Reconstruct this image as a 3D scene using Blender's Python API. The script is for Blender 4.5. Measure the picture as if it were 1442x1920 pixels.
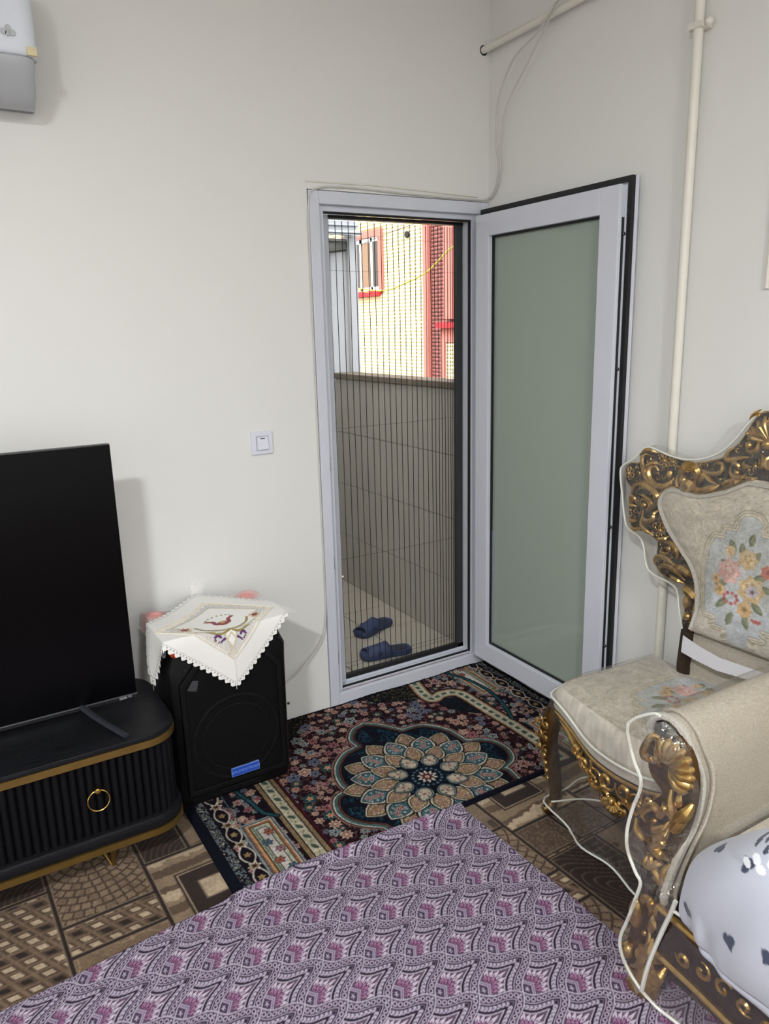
import bpy, bmesh, math, random
import numpy as np
from mathutils import Vector, Matrix
from mathutils.geometry import tessellate_polygon

for o in list(bpy.data.objects):
    bpy.data.objects.remove(o)
scene = bpy.context.scene
COL = scene.collection
random.seed(7)
rng = np.random.default_rng(11)

# ------------------------------------------------------------------ camera
YAW, PITCH, ROLL, FPX = 0.5424, 0.2374, -0.0256, 1433.25
cam_d = bpy.data.cameras.new('camera')
cam = bpy.data.objects.new('camera', cam_d)
COL.objects.link(cam)
_f = Vector((math.sin(YAW) * math.cos(PITCH), math.cos(YAW) * math.cos(PITCH), -math.sin(PITCH)))
_r0 = Vector((math.cos(YAW), -math.sin(YAW), 0))
_u0 = _r0.cross(_f)
_r = math.cos(ROLL) * _r0 + math.sin(ROLL) * _u0
_u = -math.sin(ROLL) * _r0 + math.cos(ROLL) * _u0
_m = Matrix((_r, _u, -_f)).transposed().to_4x4()
_m.translation = Vector((-2.1563, -2.6727, 1.5807))
cam.matrix_world = _m
cam_d.sensor_fit = 'VERTICAL'
cam_d.sensor_height = 36.0
cam_d.lens = FPX / 1920.0 * 36.0
cam_d.clip_start = 0.05
cam_d.clip_end = 200
scene.camera = cam

# ------------------------------------------------------------------ world, sun, exposure
world = bpy.data.worlds.new('world')
scene.world = world
world.use_nodes = True
wn = world.node_tree
wn.nodes.clear()
w_out = wn.nodes.new('ShaderNodeOutputWorld')
w_bg = wn.nodes.new('ShaderNodeBackground')
w_sky = wn.nodes.new('ShaderNodeTexSky')
w_sky.sky_type = 'NISHITA'
w_sky.sun_disc = False
w_sky.dust_density = 4.0
w_hs = wn.nodes.new('ShaderNodeHueSaturation')
w_hs.inputs['Saturation'].default_value = 0.15
w_sky.sun_elevation = math.radians(58)
w_sky.sun_rotation = math.radians(250)
wn.links.new(w_sky.outputs[0], w_hs.inputs['Color'])
wn.links.new(w_hs.outputs[0], w_bg.inputs[0])
w_bg.inputs[1].default_value = 0.85
wn.links.new(w_bg.outputs[0], w_out.inputs[0])

sun_d = bpy.data.lights.new('sun', 'SUN')
sun_d.energy = 2.1
sun_d.angle = math.radians(1.0)
sun_d.color = (1.0, 0.95, 0.86)
sun = bpy.data.objects.new('sun', sun_d)
COL.objects.link(sun)
sun.rotation_euler = Vector((0.52, 0.18, -0.84)).to_track_quat('-Z', 'Y').to_euler()

vs = scene.view_settings
vs.view_transform = 'Standard'
vs.look = 'None'
vs.gamma = 1.0
vs.exposure = 0.0
try:
    vs.use_curve_mapping = False
except Exception:
    pass

WALL_ANG = -0.035          # the right wall is a little off square
def wall_x(y):
    return math.tan(WALL_ANG) * (-y)

# ------------------------------------------------------------------ helpers
def lin(c):
    c = np.asarray(c, dtype=np.float64) / 255.0
    return np.where(c <= 0.04045, c / 12.92, ((c + 0.055) / 1.055) ** 2.4)

def tag(o, label=None, cat=None, group=None, kind=None):
    if label: o['label'] = label
    if cat: o['category'] = cat
    if group: o['group'] = group
    if kind: o['kind'] = kind
    return o

def thing(name, label, cat, loc=(0, 0, 0), group=None):
    o = bpy.data.objects.new(name, None)
    COL.objects.link(o)
    o.location = loc
    o.empty_display_size = 0.05
    return tag(o, label, cat, group)

def parent_keep(o, p):
    o.parent = p
    o.matrix_parent_inverse = Matrix.Translation(p.location).inverted() if p.parent is None and p.type == 'EMPTY' else Matrix.Identity(4)

class MB:
    """collects shapes given in world coordinates; build() links them as one mesh object"""
    def __init__(self):
        self.v = []; self.f = []; self.n = 0
    def add(self, verts, faces):
        verts = [tuple(map(float, p)) for p in verts]
        k = self.n
        self.v += verts
        self.f += [tuple(i + k for i in fc) for fc in faces]
        self.n += len(verts)
        return self
    def box(self, x0, x1, y0, y1, z0, z1):
        v = [(x0, y0, z0), (x1, y0, z0), (x1, y1, z0), (x0, y1, z0), (x0, y0, z1), (x1, y0, z1), (x1, y1, z1), (x0, y1, z1)]
        return self.add(v, [(0, 3, 2, 1), (4, 5, 6, 7), (0, 1, 5, 4), (1, 2, 6, 5), (2, 3, 7, 6), (3, 0, 4, 7)])
    def obox(self, o, a, b, c):
        """box from a corner o and three edge vectors"""
        o, a, b, c = Vector(o), Vector(a), Vector(b), Vector(c)
        if a.cross(b).dot(c) < 0:
            a, b = b, a
        v = [o, o + a, o + a + b, o + b, o + c, o + a + c, o + a + b + c, o + b + c]
        return self.add(v, [(0, 3, 2, 1), (4, 5, 6, 7), (0, 1, 5, 4), (1, 2, 6, 5), (2, 3, 7, 6), (3, 0, 4, 7)])
    def tube(self, pts, r, seg=8, flat=1.0, nrm=None):
        """tapered tube along pts; r is a number or one per point; flat squashes it along nrm"""
        pts = [Vector(p) for p in pts]
        n = len(pts)
        if not hasattr(r, '__len__'):
            r = [r] * n
        verts = []
        ref = None
        for i, p in enumerate(pts):
            t = (pts[min(i + 1, n - 1)] - pts[max(i - 1, 0)])
            if t.length < 1e-9:
                t = Vector((0, 0, 1))
            t.normalize()
            if nrm is not None:
                a = Vector(nrm); a = (a - t * a.dot(t))
                if a.length < 1e-4:
                    a = t.orthogonal()
            else:
                a = (ref - t * ref.dot(t)) if ref is not None else t.orthogonal()
                if a.length < 1e-4:
                    a = t.orthogonal()
            a.normalize(); ref = a
            b = t.cross(a)
            for k in range(seg):
                th = 2 * math.pi * k / seg
                verts.append(p + a * (r[i] * flat * math.cos(th)) + b * (r[i] * math.sin(th)))
        fc = []
        for i in range(n - 1):
            for k in range(seg):
                k2 = (k + 1) % seg
                fc.append((i * seg + k, i * seg + k2, (i + 1) * seg + k2, (i + 1) * seg + k))
        fc.append(tuple(range(seg - 1, -1, -1)))
        fc.append(tuple((n - 1) * seg + k for k in range(seg)))
        return self.add(verts, fc)
    def ball(self, c, r, u=10, v=7, sc=(1, 1, 1)):
        c = Vector(c)
        verts = [c + Vector((0, 0, r * sc[2]))]
        for i in range(1, v):
            ph = math.pi * i / v
            for k in range(u):
                th = 2 * math.pi * k / u
                verts.append(c + Vector((r * sc[0] * math.sin(ph) * math.cos(th), r * sc[1] * math.sin(ph) * math.sin(th), r * sc[2] * math.cos(ph))))
        verts.append(c - Vector((0, 0, r * sc[2])))
        fc = [(0, 1 + k, 1 + (k + 1) % u) for k in range(u)]
        for i in range(v - 2):
            for k in range(u):
                k2 = (k + 1) % u
                fc.append((1 + i * u + k, 1 + (i + 1) * u + k, 1 + (i + 1) * u + k2, 1 + i * u + k2))
        last = len(verts) - 1
        fc += [(last, 1 + (v - 2) * u + (k + 1) % u, 1 + (v - 2) * u + k) for k in range(u)]
        return self.add(verts, fc)
    def lathe(self, c, prof, seg=20, ax=(0, 0, 1)):
        """prof: list of (radius, height along ax)"""
        c = Vector(c); ax = Vector(ax).normalized(); a = ax.orthogonal().normalized(); b = ax.cross(a)
        verts = []
        for r, h in prof:
            for k in range(seg):
                th = 2 * math.pi * k / seg
                verts.append(c + ax * h + a * (r * math.cos(th)) + b * (r * math.sin(th)))
        fc = []
        for i in range(len(prof) - 1):
            for k in range(seg):
                k2 = (k + 1) % seg
                fc.append((i * seg + k, i * seg + k2, (i + 1) * seg + k2, (i + 1) * seg + k))
        fc.append(tuple(range(seg - 1, -1, -1)))
        fc.append(tuple((len(prof) - 1) * seg + k for k in range(seg)))
        return self.add(verts, fc)
    def prism(self, poly, to3, d0, d1, holes=()):
        """2D outline (with holes) carried to 3D by to3(u, v, d), between depths d0 and d1"""
        loops = [list(poly)] + [list(h) for h in holes]
        tris = tessellate_polygon([[Vector((p[0], p[1], 0)) for p in lp] for lp in loops])
        flat = [p for lp in loops for p in lp]
        n = len(flat)
        verts = [to3(p[0], p[1], d0) for p in flat] + [to3(p[0], p[1], d1) for p in flat]
        fc = [tuple(t) for t in tris] + [tuple(i + n for i in reversed(t)) for t in tris]
        k = 0
        for lp in loops:
            m = len(lp)
            for i in range(m):
                j = (i + 1) % m
                fc.append((k + i, k + j, k + j + n, k + i + n))
            k += m
        return self.add(verts, fc)
    def build(self, name, mat, parent=None, smooth=True, bevel=0, fix=True, angle=40):
        me = bpy.data.meshes.new(name)
        me.from_pydata(self.v, [], self.f)
        if fix or bevel:
            bm = bmesh.new(); bm.from_mesh(me)
            if bevel:
                bmesh.ops.remove_doubles(bm, verts=bm.verts, dist=1e-5)
            bmesh.ops.recalc_face_normals(bm, faces=bm.faces)
            if bevel:
                es = [e for e in bm.edges if len(e.link_faces) == 2 and e.calc_face_angle(0) > 0.6]
                bmesh.ops.bevel(bm, geom=es, offset=bevel, segments=2, affect='EDGES', profile=0.6)
            bm.to_mesh(me); bm.free()
        if mat is not None:
            me.materials.append(mat)
        if smooth:
            try:
                me.set_sharp_from_angle(angle=math.radians(angle))
            except Exception:
                pass
            me.polygons.foreach_set('use_smooth', [True] * len(me.polygons))
        o = bpy.data.objects.new(name, me)
        COL.objects.link(o)
        if parent is not None:
            o.parent = parent
            w = parent.location if parent.parent is None else Vector((0, 0, 0))
            # geometry is in world coordinates; every parent sits unrotated
            off = Vector((0, 0, 0)); p = parent
            while p is not None:
                off += p.location; p = p.parent
            o.location = -off
        return o

def grid_obj(name, P, mat, parent=None, colors=None, closed_u=False, closed_v=False, flip=False, smooth=True):
    """P: array (nv, nu, 3) of world points; colors: (nv, nu, 3) linear"""
    nv, nu = P.shape[:2]
    idx = np.arange(nv * nu).reshape(nv, nu)
    if closed_u: idx = np.concatenate([idx, idx[:, :1]], 1)
    if closed_v: idx = np.concatenate([idx, idx[:1]], 0)
    q = np.stack([idx[:-1, :-1], idx[:-1, 1:], idx[1:, 1:], idx[1:, :-1]], -1).reshape(-1, 4)
    if flip: q = q[:, ::-1]
    return quads_obj(name, P.reshape(-1, 3), q, mat, parent, None if colors is None else colors.reshape(-1, 3), smooth)

def quads_obj(name, V, Q, mat, parent=None, colors=None, smooth=True):
    me = bpy.data.meshes.new(name)
    V = np.ascontiguousarray(V, dtype=np.float32); Q = np.ascontiguousarray(Q, dtype=np.int32)
    me.vertices.add(len(V)); me.vertices.foreach_set('co', V.ravel())
    me.loops.add(Q.size); me.loops.foreach_set('vertex_index', Q.ravel())
    me.polygons.add(len(Q))
    me.polygons.foreach_set('loop_start', np.arange(0, Q.size, 4, dtype=np.int32))
    me.polygons.foreach_set('loop_total', np.full(len(Q), 4, dtype=np.int32))
    if smooth:
        me.polygons.foreach_set('use_smooth', np.ones(len(Q), dtype=bool))
    me.update(calc_edges=True)
    me.validate()
    if colors is not None:
        at = me.color_attributes.new('print', 'FLOAT_COLOR', 'POINT')
        c4 = np.ones((len(V), 4), dtype=np.float32); c4[:, :colors.shape[1]] = colors
        at.data.foreach_set('color', c4.ravel())
    if mat is not None: me.materials.append(mat)
    o = bpy.data.objects.new(name, me)
    COL.objects.link(o)
    if parent is not None:
        o.parent = parent
        off = Vector((0, 0, 0)); p = parent
        while p is not None:
            off += p.location; p = p.parent
        o.location = -off
    return o

def spline(pts, n=8, closed=False):
    """Catmull-Rom through pts (any dimension)"""
    P = np.array(pts, dtype=float); m = len(P); out = []
    rngm = m if closed else m - 1
    for i in range(rngm):
        if closed:
            p0, p1, p2, p3 = P[(i - 1) % m], P[i], P[(i + 1) % m], P[(i + 2) % m]
        else:
            p1, p2 = P[i], P[i + 1]
            p0 = P[i - 1] if i > 0 else 2 * p1 - p2
            p3 = P[i + 2] if i + 2 < m else 2 * p2 - p1
        for k in range(n):
            t = k / n
            out.append(0.5 * ((2 * p1) + (-p0 + p2) * t + (2 * p0 - 5 * p1 + 4 * p2 - p3) * t * t + (-p0 + 3 * p1 - 3 * p2 + p3) * t ** 3))
    if not closed: out.append(P[-1])
    return np.array(out)

def resample(P, n, closed=False):
    P = np.array(P, float)
    if closed: P = np.vstack([P, P[:1]])
    d = np.r_[0, np.cumsum(np.linalg.norm(np.diff(P, axis=0), axis=1))]
    t = np.linspace(0, d[-1], n, endpoint=not closed)
    return np.stack([np.interp(t, d, P[:, k]) for k in range(P.shape[1])], 1)

def vnoise(x, y, seed=0):
    """smooth value noise on arrays"""
    xi = np.floor(x).astype(np.int64); yi = np.floor(y).astype(np.int64)
    fx = x - xi; fy = y - yi
    fx = fx * fx * (3 - 2 * fx); fy = fy * fy * (3 - 2 * fy)
    def h(a, b):
        n = (a * 374761393 + b * 668265263 + seed * 974711) & 0x7fffffff
        n = (n ^ (n >> 13)) * 1274126177 & 0x7fffffff
        return ((n ^ (n >> 16)) & 0xffff) / 65535.0
    return (h(xi, yi) * (1 - fx) + h(xi + 1, yi) * fx) * (1 - fy) + (h(xi, yi + 1) * (1 - fx) + h(xi + 1, yi + 1) * fx) * fy

def sstep(a, b, x):
    t = np.clip((x - a) / (b - a), 0, 1)
    return t * t * (3 - 2 * t)

# ------------------------------------------------------------------ materials
def new_mat(name):
    m = bpy.data.materials.new(name); m.use_nodes = True
    nt = m.node_tree; nt.nodes.clear()
    out = nt.nodes.new('ShaderNodeOutputMaterial')
    return m, nt, out

def mat(name, rgb, rough=0.5, metal=0.0, spec=0.5, noise=None, bump=None, coat=0.0, sheen=0.0, emit=None, attr=None, stretch=(1, 1, 1)):
    """noise: (scale, amount, rgb2) mottles the colour; bump: (scale, strength, distance)"""
    m, nt, out = new_mat(name)
    b = nt.nodes.new('ShaderNodeBsdfPrincipled')
    nt.links.new(b.outputs[0], out.inputs[0])
    c = tuple(float(v) for v in lin(rgb)) + (1,)
    b.inputs['Base Color'].default_value = c
    b.inputs['Roughness'].default_value = rough
    b.inputs['Metallic'].default_value = metal
    b.inputs['Specular IOR Level'].default_value = spec
    b.inputs['Coat Weight'].default_value = coat
    b.inputs['Sheen Weight'].default_value = sheen
    tc = nt.nodes.new('ShaderNodeTexCoord')
    mp = nt.nodes.new('ShaderNodeMapping'); mp.inputs['Scale'].default_value = stretch
    nt.links.new(tc.outputs['Object'], mp.inputs[0])
    src = None
    if attr:
        a = nt.nodes.new('ShaderNodeAttribute'); a.attribute_name = attr
        src = a.outputs['Color']
    if noise:
        n = nt.nodes.new('ShaderNodeTexNoise'); n.inputs['Scale'].default_value = noise[0]; n.inputs['Detail'].default_value = 5
        nt.links.new(mp.outputs[0], n.inputs['Vector'])
        rp = nt.nodes.new('ShaderNodeMapRange'); rp.inputs[1].default_value = 0.3; rp.inputs[2].default_value = 0.7
        rp.inputs[3].default_value = 0; rp.inputs[4].default_value = noise[1]
        nt.links.new(n.outputs[0], rp.inputs[0])
        mx = nt.nodes.new('ShaderNodeMix'); mx.data_type = 'RGBA'
        nt.links.new(rp.outputs[0], mx.inputs[0])
        mx.inputs[6].default_value = c
        if src: nt.links.new(src, mx.inputs[6])
        mx.inputs[7].default_value = tuple(float(v) for v in lin(noise[2])) + (1,)
        src = mx.outputs[2]
    if src: nt.links.new(src, b.inputs['Base Color'])
    if bump:
        n2 = nt.nodes.new('ShaderNodeTexNoise'); n2.inputs['Scale'].default_value = bump[0]; n2.inputs['Detail'].default_value = 4
        nt.links.new(mp.outputs[0], n2.inputs['Vector'])
        bp = nt.nodes.new('ShaderNodeBump'); bp.inputs['Strength'].default_value = bump[1]; bp.inputs['Distance'].default_value = bump[2]
        nt.links.new(n2.outputs[0], bp.inputs['Height'])
        nt.links.new(bp.outputs[0], b.inputs['Normal'])
    if emit:
        b.inputs['Emission Color'].default_value = tuple(float(v) for v in lin(emit[0])) + (1,)
        b.inputs['Emission Strength'].default_value = emit[1]
    return m

def sheen_of(nt, f0, f1, power=5.0):
    """view-angle reflectance of a thin sheet, the same from both of its sides"""
    lw = nt.nodes.new('ShaderNodeLayerWeight'); lw.inputs['Blend'].default_value = 0.5
    pw = nt.nodes.new('ShaderNodeMath'); pw.operation = 'POWER'; pw.inputs[1].default_value = power
    nt.links.new(lw.outputs['Facing'], pw.inputs[0])
    ma = nt.nodes.new('ShaderNodeMath'); ma.operation = 'MULTIPLY_ADD'; ma.inputs[1].default_value = f1 - f0; ma.inputs[2].default_value = f0
    nt.links.new(pw.outputs[0], ma.inputs[0])
    return ma.outputs[0]

def film_mat(name, tint, gloss_rough, fres, base=0.0, base_rgb=(230, 230, 225)):
    """thin clear film: straight-through transparency, Fresnel gloss and a little milky scatter"""
    m, nt, out = new_mat(name)
    tr = nt.nodes.new('ShaderNodeBsdfTransparent'); tr.inputs[0].default_value = tuple(float(v) for v in lin(tint)) + (1,)
    gl = nt.nodes.new('ShaderNodeBsdfGlossy'); gl.inputs['Roughness'].default_value = gloss_rough
    df = nt.nodes.new('ShaderNodeBsdfDiffuse'); df.inputs[0].default_value = tuple(float(v) for v in lin(base_rgb)) + (1,)
    tc = nt.nodes.new('ShaderNodeTexCoord'); nz = nt.nodes.new('ShaderNodeTexNoise'); nz.inputs['Scale'].default_value = 22; nz.inputs['Detail'].default_value = 3; nz.inputs['Distortion'].default_value = 1.2
    nt.links.new(tc.outputs['Object'], nz.inputs['Vector'])
    bu = nt.nodes.new('ShaderNodeBump'); bu.inputs['Strength'].default_value = 0.55; bu.inputs['Distance'].default_value = 0.02
    nt.links.new(nz.outputs[0], bu.inputs['Height']); nt.links.new(bu.outputs[0], gl.inputs['Normal'])
    m1 = nt.nodes.new('ShaderNodeMixShader'); m1.inputs[0].default_value = base
    nt.links.new(tr.outputs[0], m1.inputs[1]); nt.links.new(df.outputs[0], m1.inputs[2])
    m2 = nt.nodes.new('ShaderNodeMixShader')
    nt.links.new(sheen_of(nt, fres, .45), m2.inputs[0]); nt.links.new(m1.outputs[0], m2.inputs[1]); nt.links.new(gl.outputs[0], m2.inputs[2])
    nt.links.new(m2.outputs[0], out.inputs[0])
    return m

M = {}
M['wall'] = mat('wall_paint', (234, 233, 230), 0.62, noise=(3.0, 0.10, (227, 225, 220)), bump=(220, 0.05, 0.002), spec=0.35)
M['ceiling'] = mat('ceiling_paint', (236, 234, 226), 0.8)
M['upvc'] = mat('white_upvc', (216, 219, 230), 0.32, spec=0.5, noise=(9, 0.12, (196, 196, 202)))
M['upvc_dirty'] = mat('soiled_sill', (186, 180, 184), 0.55, noise=(26, 0.9, (126, 104, 106)), stretch=(1, 6, 1))
M['gasket'] = mat('black_gasket', (20, 20, 24), 0.6)
M['steel'] = mat('lock_steel', (92, 94, 98), 0.38, metal=0.9)
M['hole'] = mat('dark_hole', (28, 27, 27), 0.9)
M['screen_edge'] = mat('screen_slate', (52, 54, 57), 0.45)
M['fold'] = mat('screen_fold', (38, 36, 34), 0.8)
M['pipe'] = mat('cream_pipe_paint', (232, 229, 218), 0.42, noise=(20, 0.15, (220, 215, 200)))
M['cord'] = mat('white_cord', (206, 204, 198), 0.5)
M['white_plastic'] = mat('white_plastic', (226, 229, 240), 0.35)
M['ac_white'] = mat('ac_white', (226, 231, 241), 0.38)
M['ac_grey'] = mat('ac_flap', (186, 188, 194), 0.4)
M['tape'] = mat('yellowed_tape', (222, 208, 168), 0.6)
M['black_wood'] = mat('black_wood', (15, 16, 20), 0.45, spec=0.3, noise=(6, 0.6, (26, 27, 32)), bump=(14, 0.35, 0.004), stretch=(1, 7, 7))
M['black_flute'] = mat('fluted_black', (9, 9, 13), 0.6, spec=0.18, noise=(60, 0.4, (16, 16, 21)), stretch=(4, 4, 1))
M['gold_band'] = mat('brushed_gold_band', (150, 122, 66), 0.38, metal=0.8, noise=(18, 0.5, (122, 96, 50)), bump=(30, 0.1, 0.003))
M['ring_gold'] = mat('ring_gold', (214, 178, 96), 0.2, metal=1.0)
M['tv_screen'] = mat('tv_screen', (3, 3, 5), 0.22, spec=0.16)
M['tv_bezel'] = mat('tv_bezel', (22, 22, 25), 0.4)
M['tv_edge'] = mat('tv_metal_edge', (150, 152, 160), 0.3, metal=0.8)
M['tv_foot'] = mat('tv_foot', (66, 68, 78), 0.35, metal=0.5)
M['print_white'] = mat('printed_white', (205, 205, 205), 0.6)
M['spk'] = mat('speaker_plastic', (7, 7, 9), 0.55, spec=0.25, bump=(300, 0.2, 0.002))
M['spk_grille'] = mat('speaker_grille', (4, 4, 6), 0.65, spec=0.2, bump=(500, 0.3, 0.002))
M['spk_metal'] = mat('speaker_corner', (60, 60, 64), 0.5, bump=(400, 0.5, 0.002))
M['badge'] = mat('badge_blue', (36, 74, 176), 0.4)
M['badge_txt'] = mat('badge_letter', (120, 150, 214), 0.4)
M['orange'] = mat('orange_knob', (232, 84, 22), 0.4)
M['doily'] = mat('doily_cloth', (236, 234, 230), 0.85, attr='print', sheen=0.2, bump=(900, 0.15, 0.001))
M['lace'] = mat('lace_cloth', (238, 236, 232), 0.9)
M['thread'] = mat('cream_thread', (232, 224, 210), 0.7)
M['carpet'] = mat('carpet_pile', (120, 100, 80), 0.95, attr='print', spec=0.1, bump=(900, 0.5, 0.002), sheen=0.1)
M['rug'] = mat('rug_pile', (40, 30, 40), 0.95, attr='print', spec=0.1, bump=(700, 0.6, 0.003))
M['runner'] = mat('printed_cloth', (120, 100, 130), 0.9, attr='print', spec=0.15, bump=(1200, 0.2, 0.001))
M['gilt'] = mat('antique_gilt', (204, 170, 108), 0.28, metal=0.92, noise=(70, 0.45, (140, 104, 54)), bump=(120, 0.15, 0.002))
M['gilt_mid'] = mat('worn_gilt', (112, 82, 44), 0.38, metal=0.85, noise=(50, 0.7, (58, 42, 26)), bump=(60, 0.5, 0.004))
M['gilt_dark'] = mat('antique_bronze', (40, 32, 28), 0.45, metal=0.3, noise=(60, 0.5, (84, 62, 36)))
M['fabric'] = mat('beige_chenille', (196, 183, 164), 0.95, attr='print', spec=0.1, bump=(260, 0.5, 0.003), sheen=0.15, noise=(160, 0.25, (176, 166, 152)))
M['fabric_plain'] = mat('beige_chenille_plain', (208, 199, 185), 0.95, spec=0.1, bump=(200, 0.8, 0.005), noise=(120, 0.6, (170, 158, 142)), sheen=0.15, stretch=(1, 1, 2.2))
M['gimp'] = mat('silver_gimp', (196, 190, 180), 0.6, noise=(220, 0.6, (226, 224, 220)), bump=(350, 0.8, 0.004))
M['film'] = film_mat('clear_plastic_film', (250, 249, 246), 0.06, 0.10, 0.03)
M['film_piping'] = mat('white_piping', (222, 222, 214), 0.35)
M['cover_hem'] = mat('white_hem', (214, 213, 218), 0.7)
M['cushion'] = mat('heart_jersey', (190, 193, 206), 0.95, attr='print', bump=(900, 0.3, 0.001), sheen=0.2)
M['frost'] = None
M['paper'] = mat('white_board', (232, 236, 246), 0.4)
M['ink'] = mat('black_ink', (40, 40, 44), 0.6)
M['slipper'] = mat('blue_rubber', (44, 60, 100), 0.6, noise=(30, 0.3, (34, 48, 82)))
M['slipper_dark'] = mat('dark_blue_rubber', (34, 42, 62), 0.7)
M['btile'] = mat('balcony_tile', (176, 170, 156), 0.5, noise=(6, 0.3, (160, 153, 139)))
M['grout'] = mat('grout', (112, 108, 98), 0.9)
M['ptile'] = mat('parapet_tile', (176, 172, 162), 0.55, noise=(5, 0.25, (164, 159, 149)))
M['coping'] = mat('parapet_coping', (118, 108, 94), 0.7, noise=(20, 0.4, (96, 88, 76)))
M['ybrick'] = mat('yellow_brick', (238, 219, 172), 0.85, noise=(7, 0.35, (230, 206, 152)))
M['mortar'] = mat('mortar', (196, 174, 132), 0.95)
M['pinkstone'] = mat('salmon_stone', (178, 108, 96), 0.8, noise=(9, 0.4, (164, 96, 86)))
M['brownbrick'] = mat('brown_brick', (122, 74, 68), 0.85, noise=(14, 0.4, (106, 66, 62)))
M['redsill'] = mat('red_sill', (178, 34, 42), 0.6)
M['wframe'] = mat('white_window_frame', (226, 226, 226), 0.4)
M['wglass'] = mat('far_window_glass', (72, 66, 60), 0.4, spec=0.3)
M['curtain'] = mat('tan_curtain', (130, 106, 84), 0.9)
M['sheet'] = mat('painted_sheet_metal', (206, 209, 212), 0.45, metal=0.1, noise=(4, 0.2, (190, 193, 197)))
M['zinc'] = mat('zinc', (190, 196, 206), 0.3, metal=0.7)
M['shade'] = mat('grey_awning', (96, 96, 92), 0.8)
M['hose'] = mat('yellow_hose', (176, 166, 58), 0.5)
M['wire'] = mat('dark_wire', (70, 68, 64), 0.6)
M['recess'] = mat('brown_mortar', (104, 70, 64), 0.95)
M['render'] = mat('outer_render', (206, 202, 190), 0.9)

# frosted, sage-tinted pane: mostly a coated diffuse layer with some light passing through
m_, nt_, out_ = new_mat('frosted_sage_glass')
_d = nt_.nodes.new('ShaderNodeBsdfDiffuse'); _d.inputs[0].default_value = tuple(float(v) for v in lin((172, 184, 172))) + (1,)
_t = nt_.nodes.new('ShaderNodeBsdfTransparent'); _t.inputs[0].default_value = tuple(float(v) for v in lin((166, 182, 166))) + (1,)
_x = nt_.nodes.new('ShaderNodeMixShader'); _x.inputs[0].default_value = 0.16
nt_.links.new(_d.outputs[0], _x.inputs[1]); nt_.links.new(_t.outputs[0], _x.inputs[2])
_g = nt_.nodes.new('ShaderNodeBsdfGlossy'); _g.inputs['Roughness'].default_value = 0.02
_y = nt_.nodes.new('ShaderNodeMixShader')
nt_.links.new(sheen_of(nt_, .05, .6), _y.inputs[0]); nt_.links.new(_x.outputs[0], _y.inputs[1]); nt_.links.new(_g.outputs[0], _y.inputs[2])
nt_.links.new(_y.outputs[0], out_.inputs[0])
M['frost'] = m_

# insect mesh: a fine net, so much of it is open
m_, nt_, out_ = new_mat('insect_mesh')
_d = nt_.nodes.new('ShaderNodeBsdfDiffuse'); _d.inputs[0].default_value = tuple(float(v) for v in lin((86, 84, 80))) + (1,)
_t = nt_.nodes.new('ShaderNodeBsdfTransparent')
_x = nt_.nodes.new('ShaderNodeMixShader'); _x.inputs[0].default_value = 0.91
nt_.links.new(_d.outputs[0], _x.inputs[1]); nt_.links.new(_t.outputs[0], _x.inputs[2])
nt_.links.new(_x.outputs[0], out_.inputs[0])
M['mesh'] = m_

# sheer voile
m_, nt_, out_ = new_mat('sheer_voile')
_d = nt_.nodes.new('ShaderNodeBsdfDiffuse')
_at = nt_.nodes.new('ShaderNodeAttribute'); _at.attribute_name = 'print'
nt_.links.new(_at.outputs['Color'], _d.inputs[0])
_t = nt_.nodes.new('ShaderNodeBsdfTransparent')
_x = nt_.nodes.new('ShaderNodeMixShader'); _x.inputs[0].default_value = 0.4
nt_.links.new(_d.outputs[0], _x.inputs[1]); nt_.links.new(_t.outputs[0], _x.inputs[2])
nt_.links.new(_x.outputs[0], out_.inputs[0])
M['voile'] = m_
# ================================================================== the room
DX0, DX1, DZ0, DZ1 = -0.840, 0.0, 0.0, 2.075      # door opening in the left wall
ZC = 2.95
RX0, RY0 = -5.0, -5.2

def struct(o, label=None):
    o['kind'] = 'structure'
    if label: o['label'] = label
    return o

TH = 0.24
mb = MB()
mb.box(RX0, DX0, 0, TH, 0, ZC)
mb.box(DX0, DX1, 0, TH, DZ1, ZC)
mb.box(DX1, 0.22, 0.03, TH, 0, ZC)
struct(mb.build('wall_left', M['wall'], smooth=False), 'cream painted wall with the balcony doorway')

mb = MB()
mb.add([(0, 0.03, 0), (wall_x(RY0), RY0, 0), (wall_x(RY0) + .2, RY0, 0), (.2, 0.03, 0),
        (0, 0.03, ZC), (wall_x(RY0), RY0, ZC), (wall_x(RY0) + .2, RY0, ZC), (.2, 0.03, ZC)],
       [(0, 1, 5, 4), (1, 2, 6, 5), (2, 3, 7, 6), (3, 0, 4, 7), (0, 3, 2, 1), (4, 5, 6, 7)])
struct(mb.build('wall_right', M['wall'], smooth=False), 'cream painted wall behind the open door and armchair')
struct(MB().box(RX0, .1, RY0 - .2, RY0, 0, ZC).build('wall_front', M['wall'], smooth=False), 'cream wall behind the viewer')
struct(MB().box(RX0 - .2, RX0, RY0 - .2, TH, 0, ZC).build('wall_back', M['wall'], smooth=False), 'cream wall at the far end of the television wall')
struct(MB().box(RX0 - .2, .4, RY0 - .2, TH, ZC, ZC + .2).build('ceiling', M['ceiling'], smooth=False), 'white ceiling')

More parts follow.
